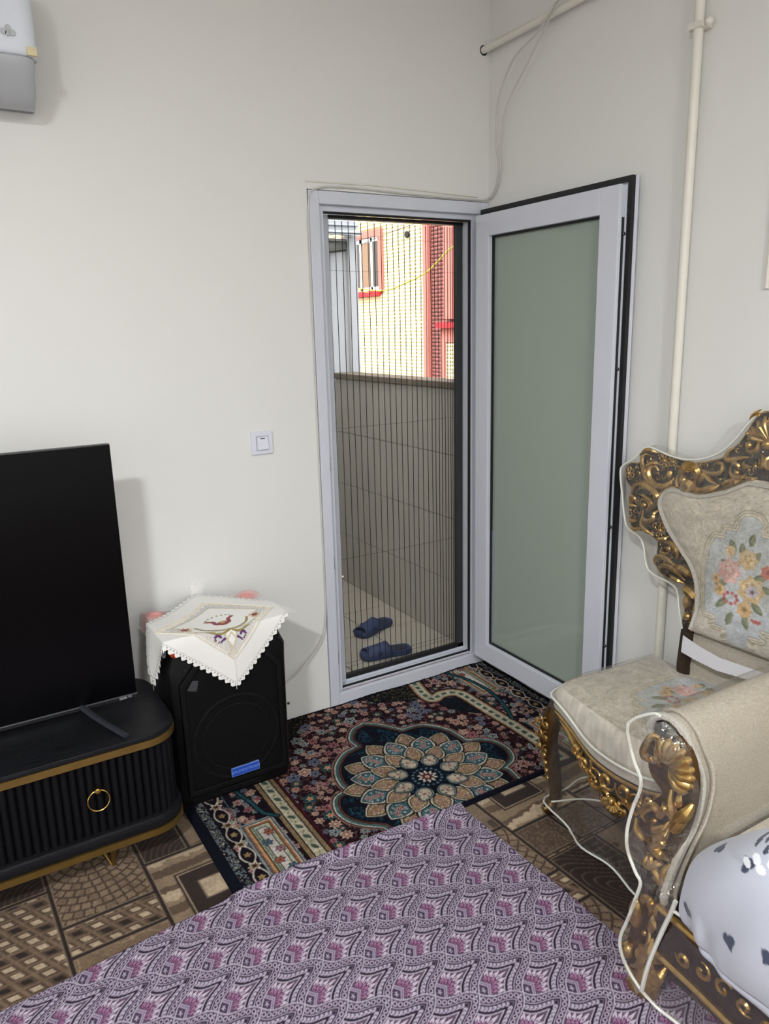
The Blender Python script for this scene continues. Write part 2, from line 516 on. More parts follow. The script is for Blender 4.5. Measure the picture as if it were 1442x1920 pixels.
# ceiling lamp
lamp = thing('ceiling_lamp', 'round white ceiling lamp lighting the room', 'lamp', (-3.1, -2.95, ZC))
MB().lathe((-3.1, -2.95, ZC), [(0.20, 0), (0.20, -0.03), (0.19, -0.04)], 28).build('base', M['white_plastic'], lamp)
m_lamp = mat('lamp_diffuser', (255, 252, 244), 0.5, emit=((250, 252, 255), 6.0))
MB().lathe((-3.1, -2.95, ZC - .04), [(0.185, 0), (0.18, -0.03), (0.14, -0.055), (0.06, -0.065)], 28).build('diffuser', m_lamp, lamp)
ld = bpy.data.lights.new('lamp_glow', 'AREA'); ld.shape = 'DISK'; ld.size = 0.34; ld.energy = 99; ld.color = (0.95, 0.98, 1.0)
lo = bpy.data.objects.new('lamp_glow', ld); COL.objects.link(lo); lo.location = (-3.1, -2.95, ZC - .12)
# second lamp at the other end of the room
lamp2 = thing('ceiling_lamp', 'round white ceiling lamp nearer the wall behind the viewer', 'lamp', (-2.0, -4.5, ZC))
MB().lathe((-2.0, -4.5, ZC), [(0.20, 0), (0.20, -0.03), (0.19, -0.04)], 28).build('base', M['white_plastic'], lamp2)
MB().lathe((-2.0, -4.5, ZC - .04), [(0.185, 0), (0.18, -0.03), (0.14, -0.055), (0.06, -0.065)], 28).build('diffuser', m_lamp, lamp2)
ld = bpy.data.lights.new('lamp_glow', 'AREA'); ld.shape = 'DISK'; ld.size = 0.34; ld.energy = 78; ld.color = (0.95, 0.98, 1.0)
lo = bpy.data.objects.new('lamp_glow', ld); COL.objects.link(lo); lo.location = (-2.0, -4.5, ZC - .12)

# ------------------------------------------------------------------ door frame
fr = bpy.data.objects.new('trim_1', None); COL.objects.link(fr); fr.location = (-.42, 0.03, 0)
fr['kind'] = 'structure'; fr['label'] = 'white plastic door frame of the balcony doorway'
FY0, FY1 = -0.006, 0.085
mb = MB()
mb.box(-0.836, -0.794, FY0, FY1, -0.012, 2.072)            # left jamb face
mb.box(-0.794, -0.766, 0.02, FY1, 0.05, 2.03)            # rebate step
mb.build('jamb', M['upvc'], fr, smooth=False, bevel=.003)
mb = MB()
mb.box(-0.045, -0.002, FY0, FY1, -0.012, 2.072)
mb.box(-0.07, -0.045, 0.02, FY1, 0.05, 2.03)
mb.build('jamb', M['upvc'], fr, smooth=False, bevel=.003)
mb = MB()
mb.box(-0.794, -0.045, FY0, FY1, 2.026, 2.072)
mb.box(-0.766, -0.07, 0.02, FY1, 2.005, 2.026)
mb.build('head', M['upvc'], fr, smooth=False, bevel=.003)
mb = MB()
mb.box(-0.794, -0.045, FY0, 0.012, -0.012, 0.066)
mb.build('sill', M['upvc'], fr, smooth=False, bevel=.003)
MB().box(-0.794, -0.045, 0.012, 0.046, 0.02, 0.052).build('sill_groove', M['upvc_dirty'], fr, smooth=False)
MB().box(-0.794, -0.045, 0.046, FY1, 0.02, 0.060).build('sill_ledge', M['upvc'], fr, smooth=False, bevel=.003)
mb = MB()
mb.box(-0.766, -0.07, 0.0465, 0.056, 0.060, 0.066)
mb.box(-0.768, -0.07, 0.030, 0.044, 1.998, 2.005)
mb.box(-0.0745, -0.0695, 0.030, 0.044, 0.066, 2.005)
mb.build('gasket', M['gasket'], fr, smooth=False)
mb = MB()
for z in (0.20, 0.62, 1.03):
    mb.box(-0.7955, -0.7925, -0.004, 0.004, z, z + .055)
mb.build('strike_plate', M['steel'], fr, smooth=False)
mb = MB()
for z, r in ((1.70, .005), (1.64, .003), (1.13, .005), (0.36, .003), (0.30, .005)):
    mb.lathe((-0.0460, 0.006, z), [(r, 0), (r, -0.0015)], 10, ax=(1, 0, 0))
mb.build('screw_hole', M['hole'], fr)

# ------------------------------------------------------------------ open door leaf
LA = math.atan2(0.02, 0.815)
LD = Vector((-0.02, -0.815, 0)).normalized()       # along the leaf, away from the hinge
LN = Vector((-LD.y, LD.x, 0)) * -1                  # towards the viewer side
if LN.x > 0: LN = -LN
LO = Vector((-0.030, -0.020, 0))
LW = 0.815
leaf = bpy.data.objects.new('door_1', None); COL.objects.link(leaf); leaf.location = (-.05, -.4, 0.05)
leaf['kind'] = 'structure'; leaf['label'] = 'open white balcony door leaf with frosted sage glass'
def lp(u, t, z): return LO + LD * u + LN * t + Vector((0, 0, z))
def lbox(mbx, u0, u1, t0, t1, z0, z1):
    return mbx.obox(lp(u0, t0, z0), LD * (u1 - u0), LN * (t1 - t0), Vector((0, 0, z1 - z0)))
ZB, ZT = 0.058, 2.040
# lip towards the wall
SW = 0.085
def ring(mbx, u0, u1, z0, z1, w, t0, t1):
    lbox(mbx, u0, u0 + w, t0, t1, z0, z1); lbox(mbx, u1 - w, u1, t0, t1, z0, z1)
    lbox(mbx, u0 + w, u1 - w, t0, t1, z1 - w, z1); lbox(mbx, u0 + w, u1 - w, t0, t1, z0, z0 + w)
mb = MB(); ring(mb, 0, LW, ZB, ZT, SW + .02, 0, 0.014); mb.build('lip', M['upvc'], leaf, smooth=False)
mb = MB(); ring(mb, 0.004, LW - .002, ZB + .004, ZT - .001, .016, 0.0142, 0.030); mb.build('gasket', M['gasket'], leaf, smooth=False)
B0, B1 = 0.020, LW - 0.020
zb, zt = ZB + .020, ZT - .028
mb = MB(); lbox(mb, B0, B0 + SW, .0142, .066, zb, zt); mb.build('stile', M['upvc'], leaf, smooth=False, bevel=.003)
mb = MB()
lbox(mb, B1 - SW, B1, .0142, .034, zb, zt); lbox(mb, B1 - SW, B1 - .006, .034, .050, zb, zt); lbox(mb, B1 - SW, B1, .050, .066, zb, zt)
mb.build('stile', M['upvc'], leaf, smooth=False, bevel=.002)
mb = MB(); lbox(mb, B0 + SW, B1 - SW, .0142, .066, zt - SW, zt); mb.build('rail', M['upvc'], leaf, smooth=False, bevel=.003)
mb = MB(); lbox(mb, B0 + SW, B1 - SW, .0142, .066, zb, zb + SW); mb.build('rail', M['upvc'], leaf, smooth=False, bevel=.003)
mb = MB(); lbox(mb, B1 - .0058, B1 - .0030, .036, .048, zb + .05, zt - .10); strip = mb.build('lock_strip', M['steel'], leaf, smooth=False)
mb = MB()
for z in (1.86, 1.42, 0.86, 0.40):
    c = lp(B1 - .002, .038, z)
    mb.lathe(c, [(.006, -.001), (.006, .004), (.004, .006)], 10, ax=LD)
mb.build('roller_cam', M['steel'], strip)
mb = MB(); ring(mb, B0 + SW - .001, B1 - SW + .001, zb + SW - .001, zt - SW + .001, .009, .040, .048); mb.build('glazing_seal', M['gasket'], leaf, smooth=False)
mb = MB(); lbox(mb, B0 + SW - .004, B1 - SW + .004, .030, .036, zb + SW - .004, zt - SW + .004); mb.build('glass', M['frost'], leaf, smooth=False)
mb = MB(); lbox(mb, B0 + SW + .008, B0 + SW + .020, .0362, .042, zb + SW + .005, 0.70); mb.build('spacer_bar', M['zinc'], leaf, smooth=False)
mb = MB()
for z in (0.30, 1.78):
    a = lp(-.002, .012, z); mb.tube([a, a + Vector((0, 0, .09))], .008, 10)
mb.build('hinge', M['upvc'], leaf)

# ------------------------------------------------------------------ pleated insect screen
scr = thing('insect_screen', 'pleated dark insect screen drawn across the balcony doorway', 'screen', (-.41, .10, .06))
SY = 0.100
MB().box(-0.764, -0.712, SY - .012, SY + .020, 0.060, 2.004).build('side_profile', M['upvc'], scr, smooth=False, bevel=.002)
MB().box(-0.066, -0.028, SY - .012, SY + .020, 0.060, 2.004).build('side_profile', M['upvc'], scr, smooth=False, bevel=.002)
MB().box(-0.098, -0.068, SY - .010, SY + .016, 0.066, 2.000).build('pull_bar', M['screen_edge'], scr, smooth=False, bevel=.002)
MB().box(-0.712, -0.066, SY - .014, SY + .022, 1.992, 2.004).build('top_rail', M['gasket'], scr, smooth=False)
MB().box(-0.712, -0.066, SY - .014, SY + .022, 0.060, 0.072).build('bottom_rail', M['upvc'], scr, smooth=False)
MB().box(-0.712, -0.066, SY - .010, SY + .014, 0.072, 0.090).build('bottom_track', M['gasket'], scr, smooth=False)
FX = [-0.708, -0.679, -0.649, -0.620, -0.591, -0.562, -0.531, -0.502, -0.472, -0.444, -0.415, -0.388, -0.360, -0.333, -0.307, -0.281, -0.254, -0.230, -0.211, -0.192, -0.176, -0.159, -0.143, -0.128, -0.117, -0.106, -0.099]
for i in range(len(FX) - 1):
    a, b = FX[i], FX[i + 1]; mid = (a + b) / 2; dy = .006 if (b - a) > .02 else .008
    n = 6; vs_ = []; fs_ = []
    for k in range(n + 1):
        z = 0.088 + (1.984 - 0.088) * k / n
        wob = .0012 * math.sin(k * 2.1 + i)
        vs_ += [(a + wob, SY - .002, z), (mid + wob, SY + dy, z), (b + wob, SY - .002, z)]
    for k in range(n):
        for j in (0, 1):
            q = k * 3 + j
            fs_.append((q, q + 1, q + 4, q + 3))
    pl = MB().add(vs_, fs_).build('pleat', M['mesh'], scr, smooth=False, fix=False)
    pts = [(a + .0012 * math.sin(k * 2.1 + i), SY - .003, 0.088 + (1.984 - 0.088) * k / n) for k in range(n + 1)]
    MB().tube(pts, .0017, 5).build('fold_edge', M['fold'], pl)
for z in (1.925, 1.80, 1.18, 0.62, 0.14):
    MB().tube([(-0.71, SY + .001, z), (-0.40, SY + .001, z - .002), (-0.10, SY + .001, z)], .0006, 4).build('guide_cord', M['fold'], scr)

# ================================================================== balcony and street
bf = struct(MB().box(-1.15, 0.06, 0.24, 2.2, -0.10, -0.004).build('floor_balcony', M['grout'], smooth=False), 'pale tiled balcony floor beyond the doorway')
mbt = None
g = .0025
for i in range(4):
    for j in range(6):
        x1 = 0.036 - i * .305; x0 = max(x1 - .305, -1.15); y0 = .020 + .31 * j; y1 = y0 + .31
        y0 = max(y0, .242); y1 = min(y1, 2.0)
        if y1 - y0 < .02: continue
        MB().box(x0 + g, x1 - g, y0 + g, y1 - g, -.004, 0.0).build('floor_tile', M['btile'], bf, smooth=False)
struct(MB().box(-0.84, 0.0, 0.013, 0.24, -.05, 0.018).build('trim_2', M['btile'], smooth=False), 'pale threshold slab under the doorway')
par = struct(MB().box(0.042, 0.16, 0.24, 1.50, -0.10, 1.285).build('wall_balcony', M['grout'], smooth=False), 'grey-brown tiled balcony parapet')
zs = [0.0, 0.318, 0.645, 0.965, 1.285]
ys = [0.243, 0.86, 1.50]
for i in range(4):
    for j in range(2):
        MB().box(0.034, 0.042, ys[j] + .0015, ys[j + 1] - .0015, zs[i] + .0015, zs[i + 1] - .0015).build('wall_tile', M['ptile'], par, smooth=False)
MB().box(0.020, 0.175, 0.24, 1.52, 1.2865, 1.318).build('coping', M['coping'], par, smooth=False, bevel=.004)
# balcony's left side wall and an unseen wall added above, both blocking sun
struct(MB().box(-1.35, -1.15, 0.24, 2.4, -0.1, 2.9).build('wall_balcony_side', M['render'], smooth=False), 'pale rendered side wall of the balcony')
struct(MB().box(-1.35, -1.145, 0.25, 2.4, 2.9, 4.6).build('wall_sun_block', M['render'], smooth=False), 'unseen pale wall added above to shade the balcony')

# sheet-metal end screen with its gutter box
sm = thing('metal_end_screen', 'pale grey sheet metal screen closing the balcony end', 'metal screen', (-.4, 1.60, 0))
MB().box(-1.14, 0.178, 1.575, 1.590, 0.0, 2.10).build('sheet', M['sheet'], sm, smooth=False)
MB().box(0.178, 0.240, 1.545, 1.605, 0.0, 2.75).build('post', M['sheet'], sm, smooth=False, bevel=.004)
for x in (-0.98, -.80, -.62, -.44, -.26, -.08, 0.07):
    MB().tube([(x, 1.574, 0.0), (x, 1.574, 2.10)], .006, 6).build('rib', M['sheet'], sm)
MB().box(-1.14, 0.215, 1.50, 1.62, 2.135, 2.75).build('fascia', M['sheet'], sm, smooth=False)
MB().tube([(-1.1, 1.49, 2.125), (0.235, 1.49, 2.125)], .016, 12).build('gutter_tube', M['zinc'], sm)
MB().tube([(-1.1, 1.495, 2.165), (0.225, 1.495, 2.165)], .006, 8).build('gutter_lip', M['zinc'], sm)
aw = MB()
aw.add([(-.6, 1.20, 1.96), (.185, 1.56, 2.055), (.185, 1.57, 2.085), (-.6, 1.57, 2.09), (-.6, 1.20, 1.93), (.185, 1.56, 2.04), (.185, 1.57, 2.03), (-.6, 1.57, 1.94)],
       [(0, 1, 2, 3), (7, 6, 5, 4), (0, 4, 5, 1), (1, 5, 6, 2), (2, 6, 7, 3), (3, 7, 4, 0)])
tag(aw.build('rolled_awning', M['shade'], smooth=False), 'dark grey rolled awning hanging under the balcony gutter', 'awning')

# neighbouring building across the alley
bx = 4.0
bl = thing('brick_building', 'sunlit yellow brick building across the alley', 'building', (bx, 7.0, -3.0))
MB().box(bx + .008, bx + 4, 6.32, 16.0, -3, 7).build('facade_core', M['mortar'], bl, smooth=False)
# brickwork: courses of separate bricks proud of the mortar
bw, bh, gm = .215, .050, .0045
V = []; Q = []
def brick(x0, x1, y0, y1, z0, z1):
    k = len(V) * 0 + len(VV)
    VV.extend([(x0, y0, z0), (x0, y1, z0), (x0, y1, z1), (x0, y0, z1), (x1, y0, z0), (x1, y1, z0), (x1, y1, z1), (x1, y0, z1)])
    QQ.extend([(k, k + 3, k + 2, k + 1), (k, k + 4, k + 7, k + 3), (k + 1, k + 2, k + 6, k + 5), (k + 3, k + 7, k + 6, k + 2), (k, k + 1, k + 5, k + 4)])
VV, QQ = [], []
row = 0; z = -1.0
WY0, WY1, WZ0, WZ1 = 7.38, 8.62, 2.10, 2.98
while z < 5.0:
    y = 6.36 - (bw / 2 if row % 2 else 0)
    while y < 14.0:
        y0 = max(y + gm / 2, 6.33); y1 = y + bw - gm / 2
        inwin = (y1 > WY0 and y0 < WY1 and z + bh > WZ0 and z < WZ1)
        if y1 > y0 and not inwin:
            brick(bx, bx + .05, y0, y1, z + gm / 2, z + bh - gm / 2)
        elif inwin and y0 < WY0:
            brick(bx, bx + .05, y0, WY0, z + gm / 2, z + bh - gm / 2)
        elif inwin and y1 > WY1:
            brick(bx, bx + .05, WY1, y1, z + gm / 2, z + bh - gm / 2)
        y += bw
    z += bh; row += 1
bo = quads_obj('brickwork', np.array(VV), np.array(QQ), M['ybrick'], bl, smooth=False)
bo['kind'] = 'stuff'
# window with salmon surround
win = MB().box(bx + .001, bx + .04, WY0 + .10, WY1 - .02, WZ0 + .05, WZ1 - .07).build('window', M['wglass'], bl, smooth=False)
mb = MB(); mb.box(bx - .03, bx + .05, WY0, WY0 + .12, WZ0, WZ1); mb.box(bx - .03, bx + .05, WY0 + .12, WY1, WZ1 - .09, WZ1)
mb.build('window_surround', M['pinkstone'], bl, smooth=False)
MB().box(bx - .07, bx + .05, WY0 + .10, WY1, WZ0 - .06, WZ0 + .015).build('window_sill', M['redsill'], bl, smooth=False)
for (y0, y1) in ((7.50, 7.535), (7.70, 7.755), (8.02, 8.085), (8.55, 8.60)):
    MB().box(bx - .005, bx + .02, y0, y1, WZ0 + .02, WZ1 - .10).build('window_mullion', M['wframe'], win, smooth=False)
MB().box(bx - .005, bx + .02, 7.50, 8.60, WZ0 + .015, WZ0 + .075).build('window_bar', M['wframe'], win, smooth=False)
MB().box(bx - .005, bx + .02, 7.50, 8.60, WZ1 - .155, WZ1 - .09).build('window_bar', M['wframe'], win, smooth=False)
MB().box(bx - .003, bx + .001, 7.79, 8.0, WZ0 + .08, WZ1 - .16).build('curtain', M['curtain'], win, smooth=False)
# little flue vent, dark all over
MB().lathe((bx - .02, 6.72, 2.82), [(.045, -.01), (.045, .02), (.03, .021)], 14, ax=(1, 0, 0)).build('flue_vent', M['hole'], bl)
# salmon corner, brown recess and the nearer bay
MB().box(bx - .03, bx + .30, 6.215, 6.325, -3, 7).build('corner_pilaster', M['pinkstone'], bl, smooth=False)
rec = MB().box(bx + .04, bx + .25, 5.60, 6.215, -3, 7).build('recess_wall', M['recess'], bl, smooth=False)
VV, QQ = [], []
z = 0.5; row = 0
while z < 4.2:
    y = 5.62 - (.1 if row % 2 else 0)
    while y < 6.2:
        brick(bx + .035, bx + .05, max(y + .0015, 5.62), min(y + .20 - .0015, 6.213), z + .0015, z + .05 - .0015)
        y += .20
    z += .05; row += 1
br_o = quads_obj('recess_brickwork', np.array(VV), np.array(QQ), M['brownbrick'], bl, smooth=False); br_o['kind'] = 'stuff'
MB().box(bx - .06, bx + .035, 5.60, 5.80, 1.66, 7).build('bay_pilaster', M['pinkstone'], bl, smooth=False)
MB().box(bx - .10, bx + .035, 5.30, 5.955, 1.55, 1.62).build('ledge', M['redsill'], bl, smooth=False)
MB().box(bx - .03, bx + .035, 5.81, 5.915, -3, 1.55).build('bay_pilaster', M['pinkstone'], bl, smooth=False)
MB().box(bx - .03, bx + .035, 5.30, 5.81, 1.36, 1.55).build('bay_panel', M['pinkstone'], bl, smooth=False)
MB().box(bx + .0, bx + .3, 4.2, 5.80, -3, 1.36).build('bay_core', M['mortar'], bl, smooth=False)
MB().box(bx + .02, bx + .3, 4.2, 5.60, 1.62, 7).build('bay_wall', M['pinkstone'], bl, smooth=False)
VV, QQ = [], []
z = -0.5; row = 0
while z < 1.33:
    y = 4.9 - (bw / 2 if row % 2 else 0)
    while y < 5.80:
        brick(bx - .02, bx, y + gm / 2, min(y + bw - gm / 2, 5.805), z + gm / 2, z + bh - gm / 2)
        y += bw
    z += bh; row += 1
br2 = quads_obj('bay_brickwork', np.array(VV), np.array(QQ), M['ybrick'], bl, smooth=False); br2['kind'] = 'stuff'

pts = spline([(3.96, 7.74, 2.09), (2.9, 6.2, 2.04), (2.0, 4.687, 1.985), (2.0, 4.124, 1.934), (2.0, 3.729, 1.982), (2.0, 3.367, 2.06), (2.0, 3.051, 2.208), (2.0, 2.80, 2.33), (1.2, 1.6, 2.62), (.225, .16, 2.93)], 6)
tag(MB().tube(pts, .0075, 8).build('yellow_hose', M['hose']), 'yellow hose sagging across the alley before the brick building', 'hose')
pts = spline([(3.99, 8.9, 2.74), (2.8, 5.5, 2.62), (2.0, 2.4, 2.66), (.225, .20, 2.86)], 8)
tag(MB().tube(pts, .004, 6).build('overhead_wire', M['wire']), 'thin dark wire strung above the alley', 'wire')
struct(MB().box(0.2, 4.0, -1, 16, -3.2, -3.0).build('floor_alley', M['render'], smooth=False), 'pale alley floor below the balcony')

# ------------------------------------------------------------------ slippers on the balcony
def slipper(name, c, rz, label, group):
    root = thing(name, label, 'slipper', c, group)
    L, Wd = .265, .098
    prof = [(-.5, .30), (-.47, .62), (-.38, .86), (-.22, .86), (-.02, .80), (.18, .92), (.34, 1.0), (.44, .86), (.49, .55), (.5, .25)]
    out = [(x * L, w * Wd / 2) for x, w in prof] + [(x * L, -w * Wd / 2) for x, w in reversed(prof)]
    out = resample(spline(out, 4, True), 44, True)
    rot = Matrix.Rotation(rz, 3, 'Z'); cc = Vector(c)
    def tr(x, y, z): return cc + rot @ Vector((x, y, z))
    mb = MB()
    rings = [(0.94, 0.0), (1.0, .008), (1.0, .022), (.96, .030), (.80, .030), (.4, .027), (.02, .026)]
    vv = []; ff = []
    n = len(out)
    for s, z in rings:
        for p in out: vv.append(tr(p[0] * s, p[1] * s, z))
    for i in range(len(rings) - 1):
        for k in range(n): ff.append((i * n + k, i * n + (k + 1) % n, (i + 1) * n + (k + 1) % n, (i + 1) * n + k))
    ff.append(tuple(range(n - 1, -1, -1)))
    mb.add(vv, ff); sole = mb.build('sole', M['slipper'], root)
    vv = []
    for s, z in ((.72, .0305), (.70, .0325)):
        for p in out: vv.append(tr(p[0] * s * .98 - .01, p[1] * s, z))
    MB().add(vv, [(k, (k + 1) % n, n + (k + 1) % n, n + k) for k in range(n)] + [tuple(n + k for k in range(n))]).build('footbed', M['slipper_dark'], sole)
    # arched strap over the toes, open in front and behind
    nu, nv = 15, 6; P = np.zeros((2 * nv, nu, 3))
    for j in range(nv):
        t = j / (nv - 1); x = -.005 + t * .105
        h = .072 - .022 * t; wd = .050 - .002 * t
        for i in range(nu):
            a = math.pi * i / (nu - 1)
            cut = .018 * (abs(math.cos(a)) ** 2) * (1 if t < .5 else -1) * abs(2 * t - 1)
            for q, off in ((0, 0), (1, -.006)):
                p = tr(x - cut, (wd + off) * math.cos(a), .016 + (h - .016 + off) * math.sin(a) ** .8)
                P[(j if q == 0 else 2 * nv - 1 - j), i] = p
    strap = grid_obj('strap', P, M['slipper'], root, closed_v=True)
    for s in (-1, 1):
        MB().ball(tr(.045, s * .0485, .034), .011, 10, 6, (1, .35, 1)).build('vent_hole', M['slipper_dark'], strap)
    return root
slipper('slipper', (-0.235, .655, 0.0), math.radians(200), 'blue rubber slide slipper beside the parapet, farther from the door', 'slippers on the balcony')
slipper('slipper', (-0.350, .345, 0.0), math.radians(168), 'blue rubber slide slipper just outside the door sill', 'slippers on the balcony')
# ================================================================== things on the walls
sw = thing('light_switch', 'white single rocker light switch on the wall left of the doorway', 'light switch', (-1.076, 0, 1.171))
mb = MB()
mb.box(-1.119, -1.033, -.010, 0, 1.128, 1.214); mb.build('plate', M['white_plastic'], sw, smooth=False, bevel=.004)
mb = MB(); mb.box(-1.101, -1.051, -.0115, -.0095, 1.144, 1.198); mb.build('bezel', M['ac_grey'], sw, smooth=False)
mb = MB()
mb.add([(-1.098, -.011, 1.147), (-1.054, -.011, 1.147), (-1.054, -.0125, 1.195), (-1.098, -.0125, 1.195), (-1.098, -.020, 1.147), (-1.054, -.020, 1.147), (-1.054, -.0145, 1.195), (-1.098, -.0145, 1.195)],
       [(0, 3, 2, 1), (4, 5, 6, 7), (0, 1, 5, 4), (1, 2, 6, 5), (2, 3, 7, 6), (3, 0, 4, 7)])
rk = mb.build('rocker', M['white_plastic'], sw, smooth=False, bevel=.0015)
MB().box(-1.085, -1.067, -.0160, -.0150, 1.187, 1.190).build('indicator_slot', M['steel'], rk, smooth=False)

# bear-shaped plastic plaque
out = []
for k in range(120):
    a = 2 * math.pi * k / 120; r = .0265
    for cxx, czz, rr in ((-.018, .026, .0125), (.003, .030, .0115), (.018, .022, .0125)):
        # farthest hit of the ray with each toe disc
        b_ = cxx * math.cos(a) + czz * math.sin(a); d2 = rr * rr - (cxx * cxx + czz * czz - b_ * b_)
        if d2 > 0 and b_ > 0: r = max(r, b_ + math.sqrt(d2))
    out.append((-1.368 + r * math.cos(a), .636 + r * math.sin(a)))
def y3(u, v, d): return (u, d, v)
mb = MB(); mb.prism(out, y3, -.006, 0)
tag(mb.build('wall_sticker', M['lace'], smooth=False), 'small white paw-shaped sticker on the wall above the speaker', 'sticker')

# gas pipes
def rw(s, off, z):
    """point on the right wall: s metres from the corner, off metres into the room"""
    return Vector((math.sin(WALL_ANG) * s - off * math.cos(WALL_ANG), -math.cos(WALL_ANG) * s - off * math.sin(WALL_ANG), z))
pp = thing('gas_pipe', 'thin cream gas pipe running level along the top of the right wall', 'pipe', rw(.4, .03, 2.64))
MB().tube([(-.028, .10, 2.640), rw(.02, .032, 2.640), rw(3.2, .032, 2.640)], .0135, 14).build('tube', M['pipe'], pp)
MB().lathe((-.030, -.0012, 2.640), [(.019, 0), (.019, -.002)], 16, ax=(0, -1, 0)).build('wall_hole', M['hole'], pp)
pv = thing('gas_pipe', 'upright cream gas pipe on the right wall behind the armchair', 'pipe', rw(1.04, .03, 0.2))
MB().tube([rw(1.04, .030, 0.05), rw(1.04, .030, ZC - .01)], .0145, 14).build('tube', M['pipe'], pv)
c = rw(1.04, .030, 2.405)
mb = MB(); mb.lathe(c, [(.018, -.009), (.019, 0), (.018, .009)], 16)
mb.obox(rw(1.015, .048, 2.397), rw(1.065, .048, 2.397) - rw(1.015, .048, 2.397), (0, 0, .016), rw(1.015, 0, 2.397) - rw(1.015, .048, 2.397))
clamp = mb.build('clamp', M['pipe'], pv)
mb = MB(); mb.ball(rw(1.076, .030, 2.407), .012); mb.tube([rw(1.01, .030, 2.40), rw(1.08, .030, 2.407)], .005, 8); mb.build('clamp_screw', M['pipe'], clamp)

# white cords: from the ceiling pipe down to the door head, along it and down to the loudspeaker
def rwp(s, z, off=.006): return tuple(rw(s, off, z))
cordA = [rwp(.62, 2.70, .05), rwp(.46, 2.66, .055), rwp(.36, 2.60, .05), rwp(.22, 2.55, .05), rwp(.115, 2.44, .04), rwp(.085, 2.30, .03), rwp(.09, 2.20, .02), rwp(.06, 2.12, .012),
         (-.02, -.010, 2.085), (-.12, -.008, 2.080), (-.40, -.006, 2.082), (-.66, -.006, 2.088), (-.80, -.008, 2.078), (-.838, -.009, 2.03), (-.842, -.007, 1.85), (-.843, -.006, 1.4), (-.843, -.006, .95),
         (-.843, -.007, .60), (-.845, -.009, .44), (-.868, -.012, .34), (-.93, -.02, .27), (-1.02, -.05, .225), (-1.10, -.09, .22), (-1.158, -.12, .24)]
tag(MB().tube(spline(cordA, 7), .0035, 7).build('cord', M['cord']), 'white cord running round the door frame down to the speaker', 'cord')
cordB = [rwp(.66, 2.70, .052), rwp(.50, 2.665, .058), rwp(.40, 2.60, .053), rwp(.30, 2.52, .045), rwp(.16, 2.40, .035), rwp(.105, 2.27, .025), rwp(.10, 2.19, .017), rwp(.062, 2.105, .014), (-.02, -.012, 2.078)]
tag(MB().tube(spline(cordB, 7), .003, 7).build('cord', M['cord']), 'shorter white cord hanging in the corner above the door frame', 'cord')
tag(MB().tube([(-.846, -.003, 2.10), (-.55, -.003, 2.104), (-.06, -.003, 2.092)], .003, 6).build('plaster_bead', M['pipe']), 'thin raised plaster bead above the door head', 'plaster bead')

# board at the right edge of the wall
bd = thing('wall_board', 'white board with black edging at the right end of the wall', 'board', rw(1.45, 0, 1.85))
mb = MB(); mb.obox(rw(1.335, .012, 1.665), rw(1.65, .012, 1.665) - rw(1.335, .012, 1.665), (0, 0, .40), rw(1.335, 0, 1.665) - rw(1.335, .012, 1.665))
mb.build('panel', M['paper'], bd, smooth=False)
mb = MB()
for s0, z0, z1 in ((1.331, 1.668, 1.70), (1.338, 1.745, 1.79), (1.345, 1.83, 1.86)):
    mb.obox(rw(s0, .0125, z0), rw(s0 + .006, .0125, z0) - rw(s0, .0125, z0), (0, 0, z1 - z0), rw(s0, .006, z0) - rw(s0, .0125, z0))
mb.build('edge_mark', M['ink'], bd, smooth=False)
tag(MB().tube([rw(1.315, .004, 1.66), rw(1.318, .004, 1.95), rw(1.32, .004, 2.5)], .010, 8).build('cable_cover', M['pipe']), 'cream painted cable cover beside the white board', 'cable cover')

# ------------------------------------------------------------------ air conditioner
ac = thing('air_conditioner', 'white wall air conditioner high on the wall above the television', 'air conditioner', (-2.15, 0, 2.2))
XA0, XA1 = -2.58, -1.735
def ac_shell(name, prof, m, inset=0.0, parent=ac, x0=XA0, x1=XA1):
    """profile in (y, z), extruded in x with rounded ends"""
    prof = spline(prof, 5)
    n = len(prof); xs = [x0, x0 + .004, x0 + .015, x0 + .04, x1 - .04, x1 - .015, x1 - .004, x1]
    sc = [.84, .92, .975, 1, 1, .975, .92, .84]
    P = np.zeros((len(xs), n, 3))
    for i, x in enumerate(xs):
        for k in range(n):
            P[i, k] = (x, prof[k][0] * sc[i], prof[k][1])
    o = grid_obj(name, P, m, parent, flip=True)
    me = o.data; bm = bmesh.new(); bm.from_mesh(me)
    bmesh.ops.holes_fill(bm, edges=[e for e in bm.edges if e.is_boundary]); bmesh.ops.recalc_face_normals(bm, faces=bm.faces)
    bm.to_mesh(me); bm.free()
    return o
ac_shell('body', [(0, 2.225), (-.04, 2.228), (-.10, 2.30), (-.13, 2.322), (-.17, 2.335), (-.185, 2.35), (-.182, 2.52), (-.15, 2.535), (0, 2.54)], M['ac_white'])
pn = ac_shell('front_panel', [(-.15, 2.325), (-.19, 2.322), (-.205, 2.335), (-.212, 2.40), (-.208, 2.47), (-.195, 2.515), (-.16, 2.525)], M['ac_white'])
ac_shell('flap', [(-.03, 2.218), (-.09, 2.215), (-.14, 2.235), (-.185, 2.285), (-.200, 2.318), (-.18, 2.319), (-.15, 2.29), (-.10, 2.24)], M['ac_grey'], x1=XA1 - .008)
MB().box(-2.50, -1.846, -.1985, -.165, 2.282, 2.306).build('outlet_slot', M['gasket'], ac, smooth=False)
mb = MB(); mb.box(-1.765, -1.740, -.2115, -.20, 2.322, 2.342); mb.build('yellowed_tape', M['tape'], ac, smooth=False)
mb = MB()
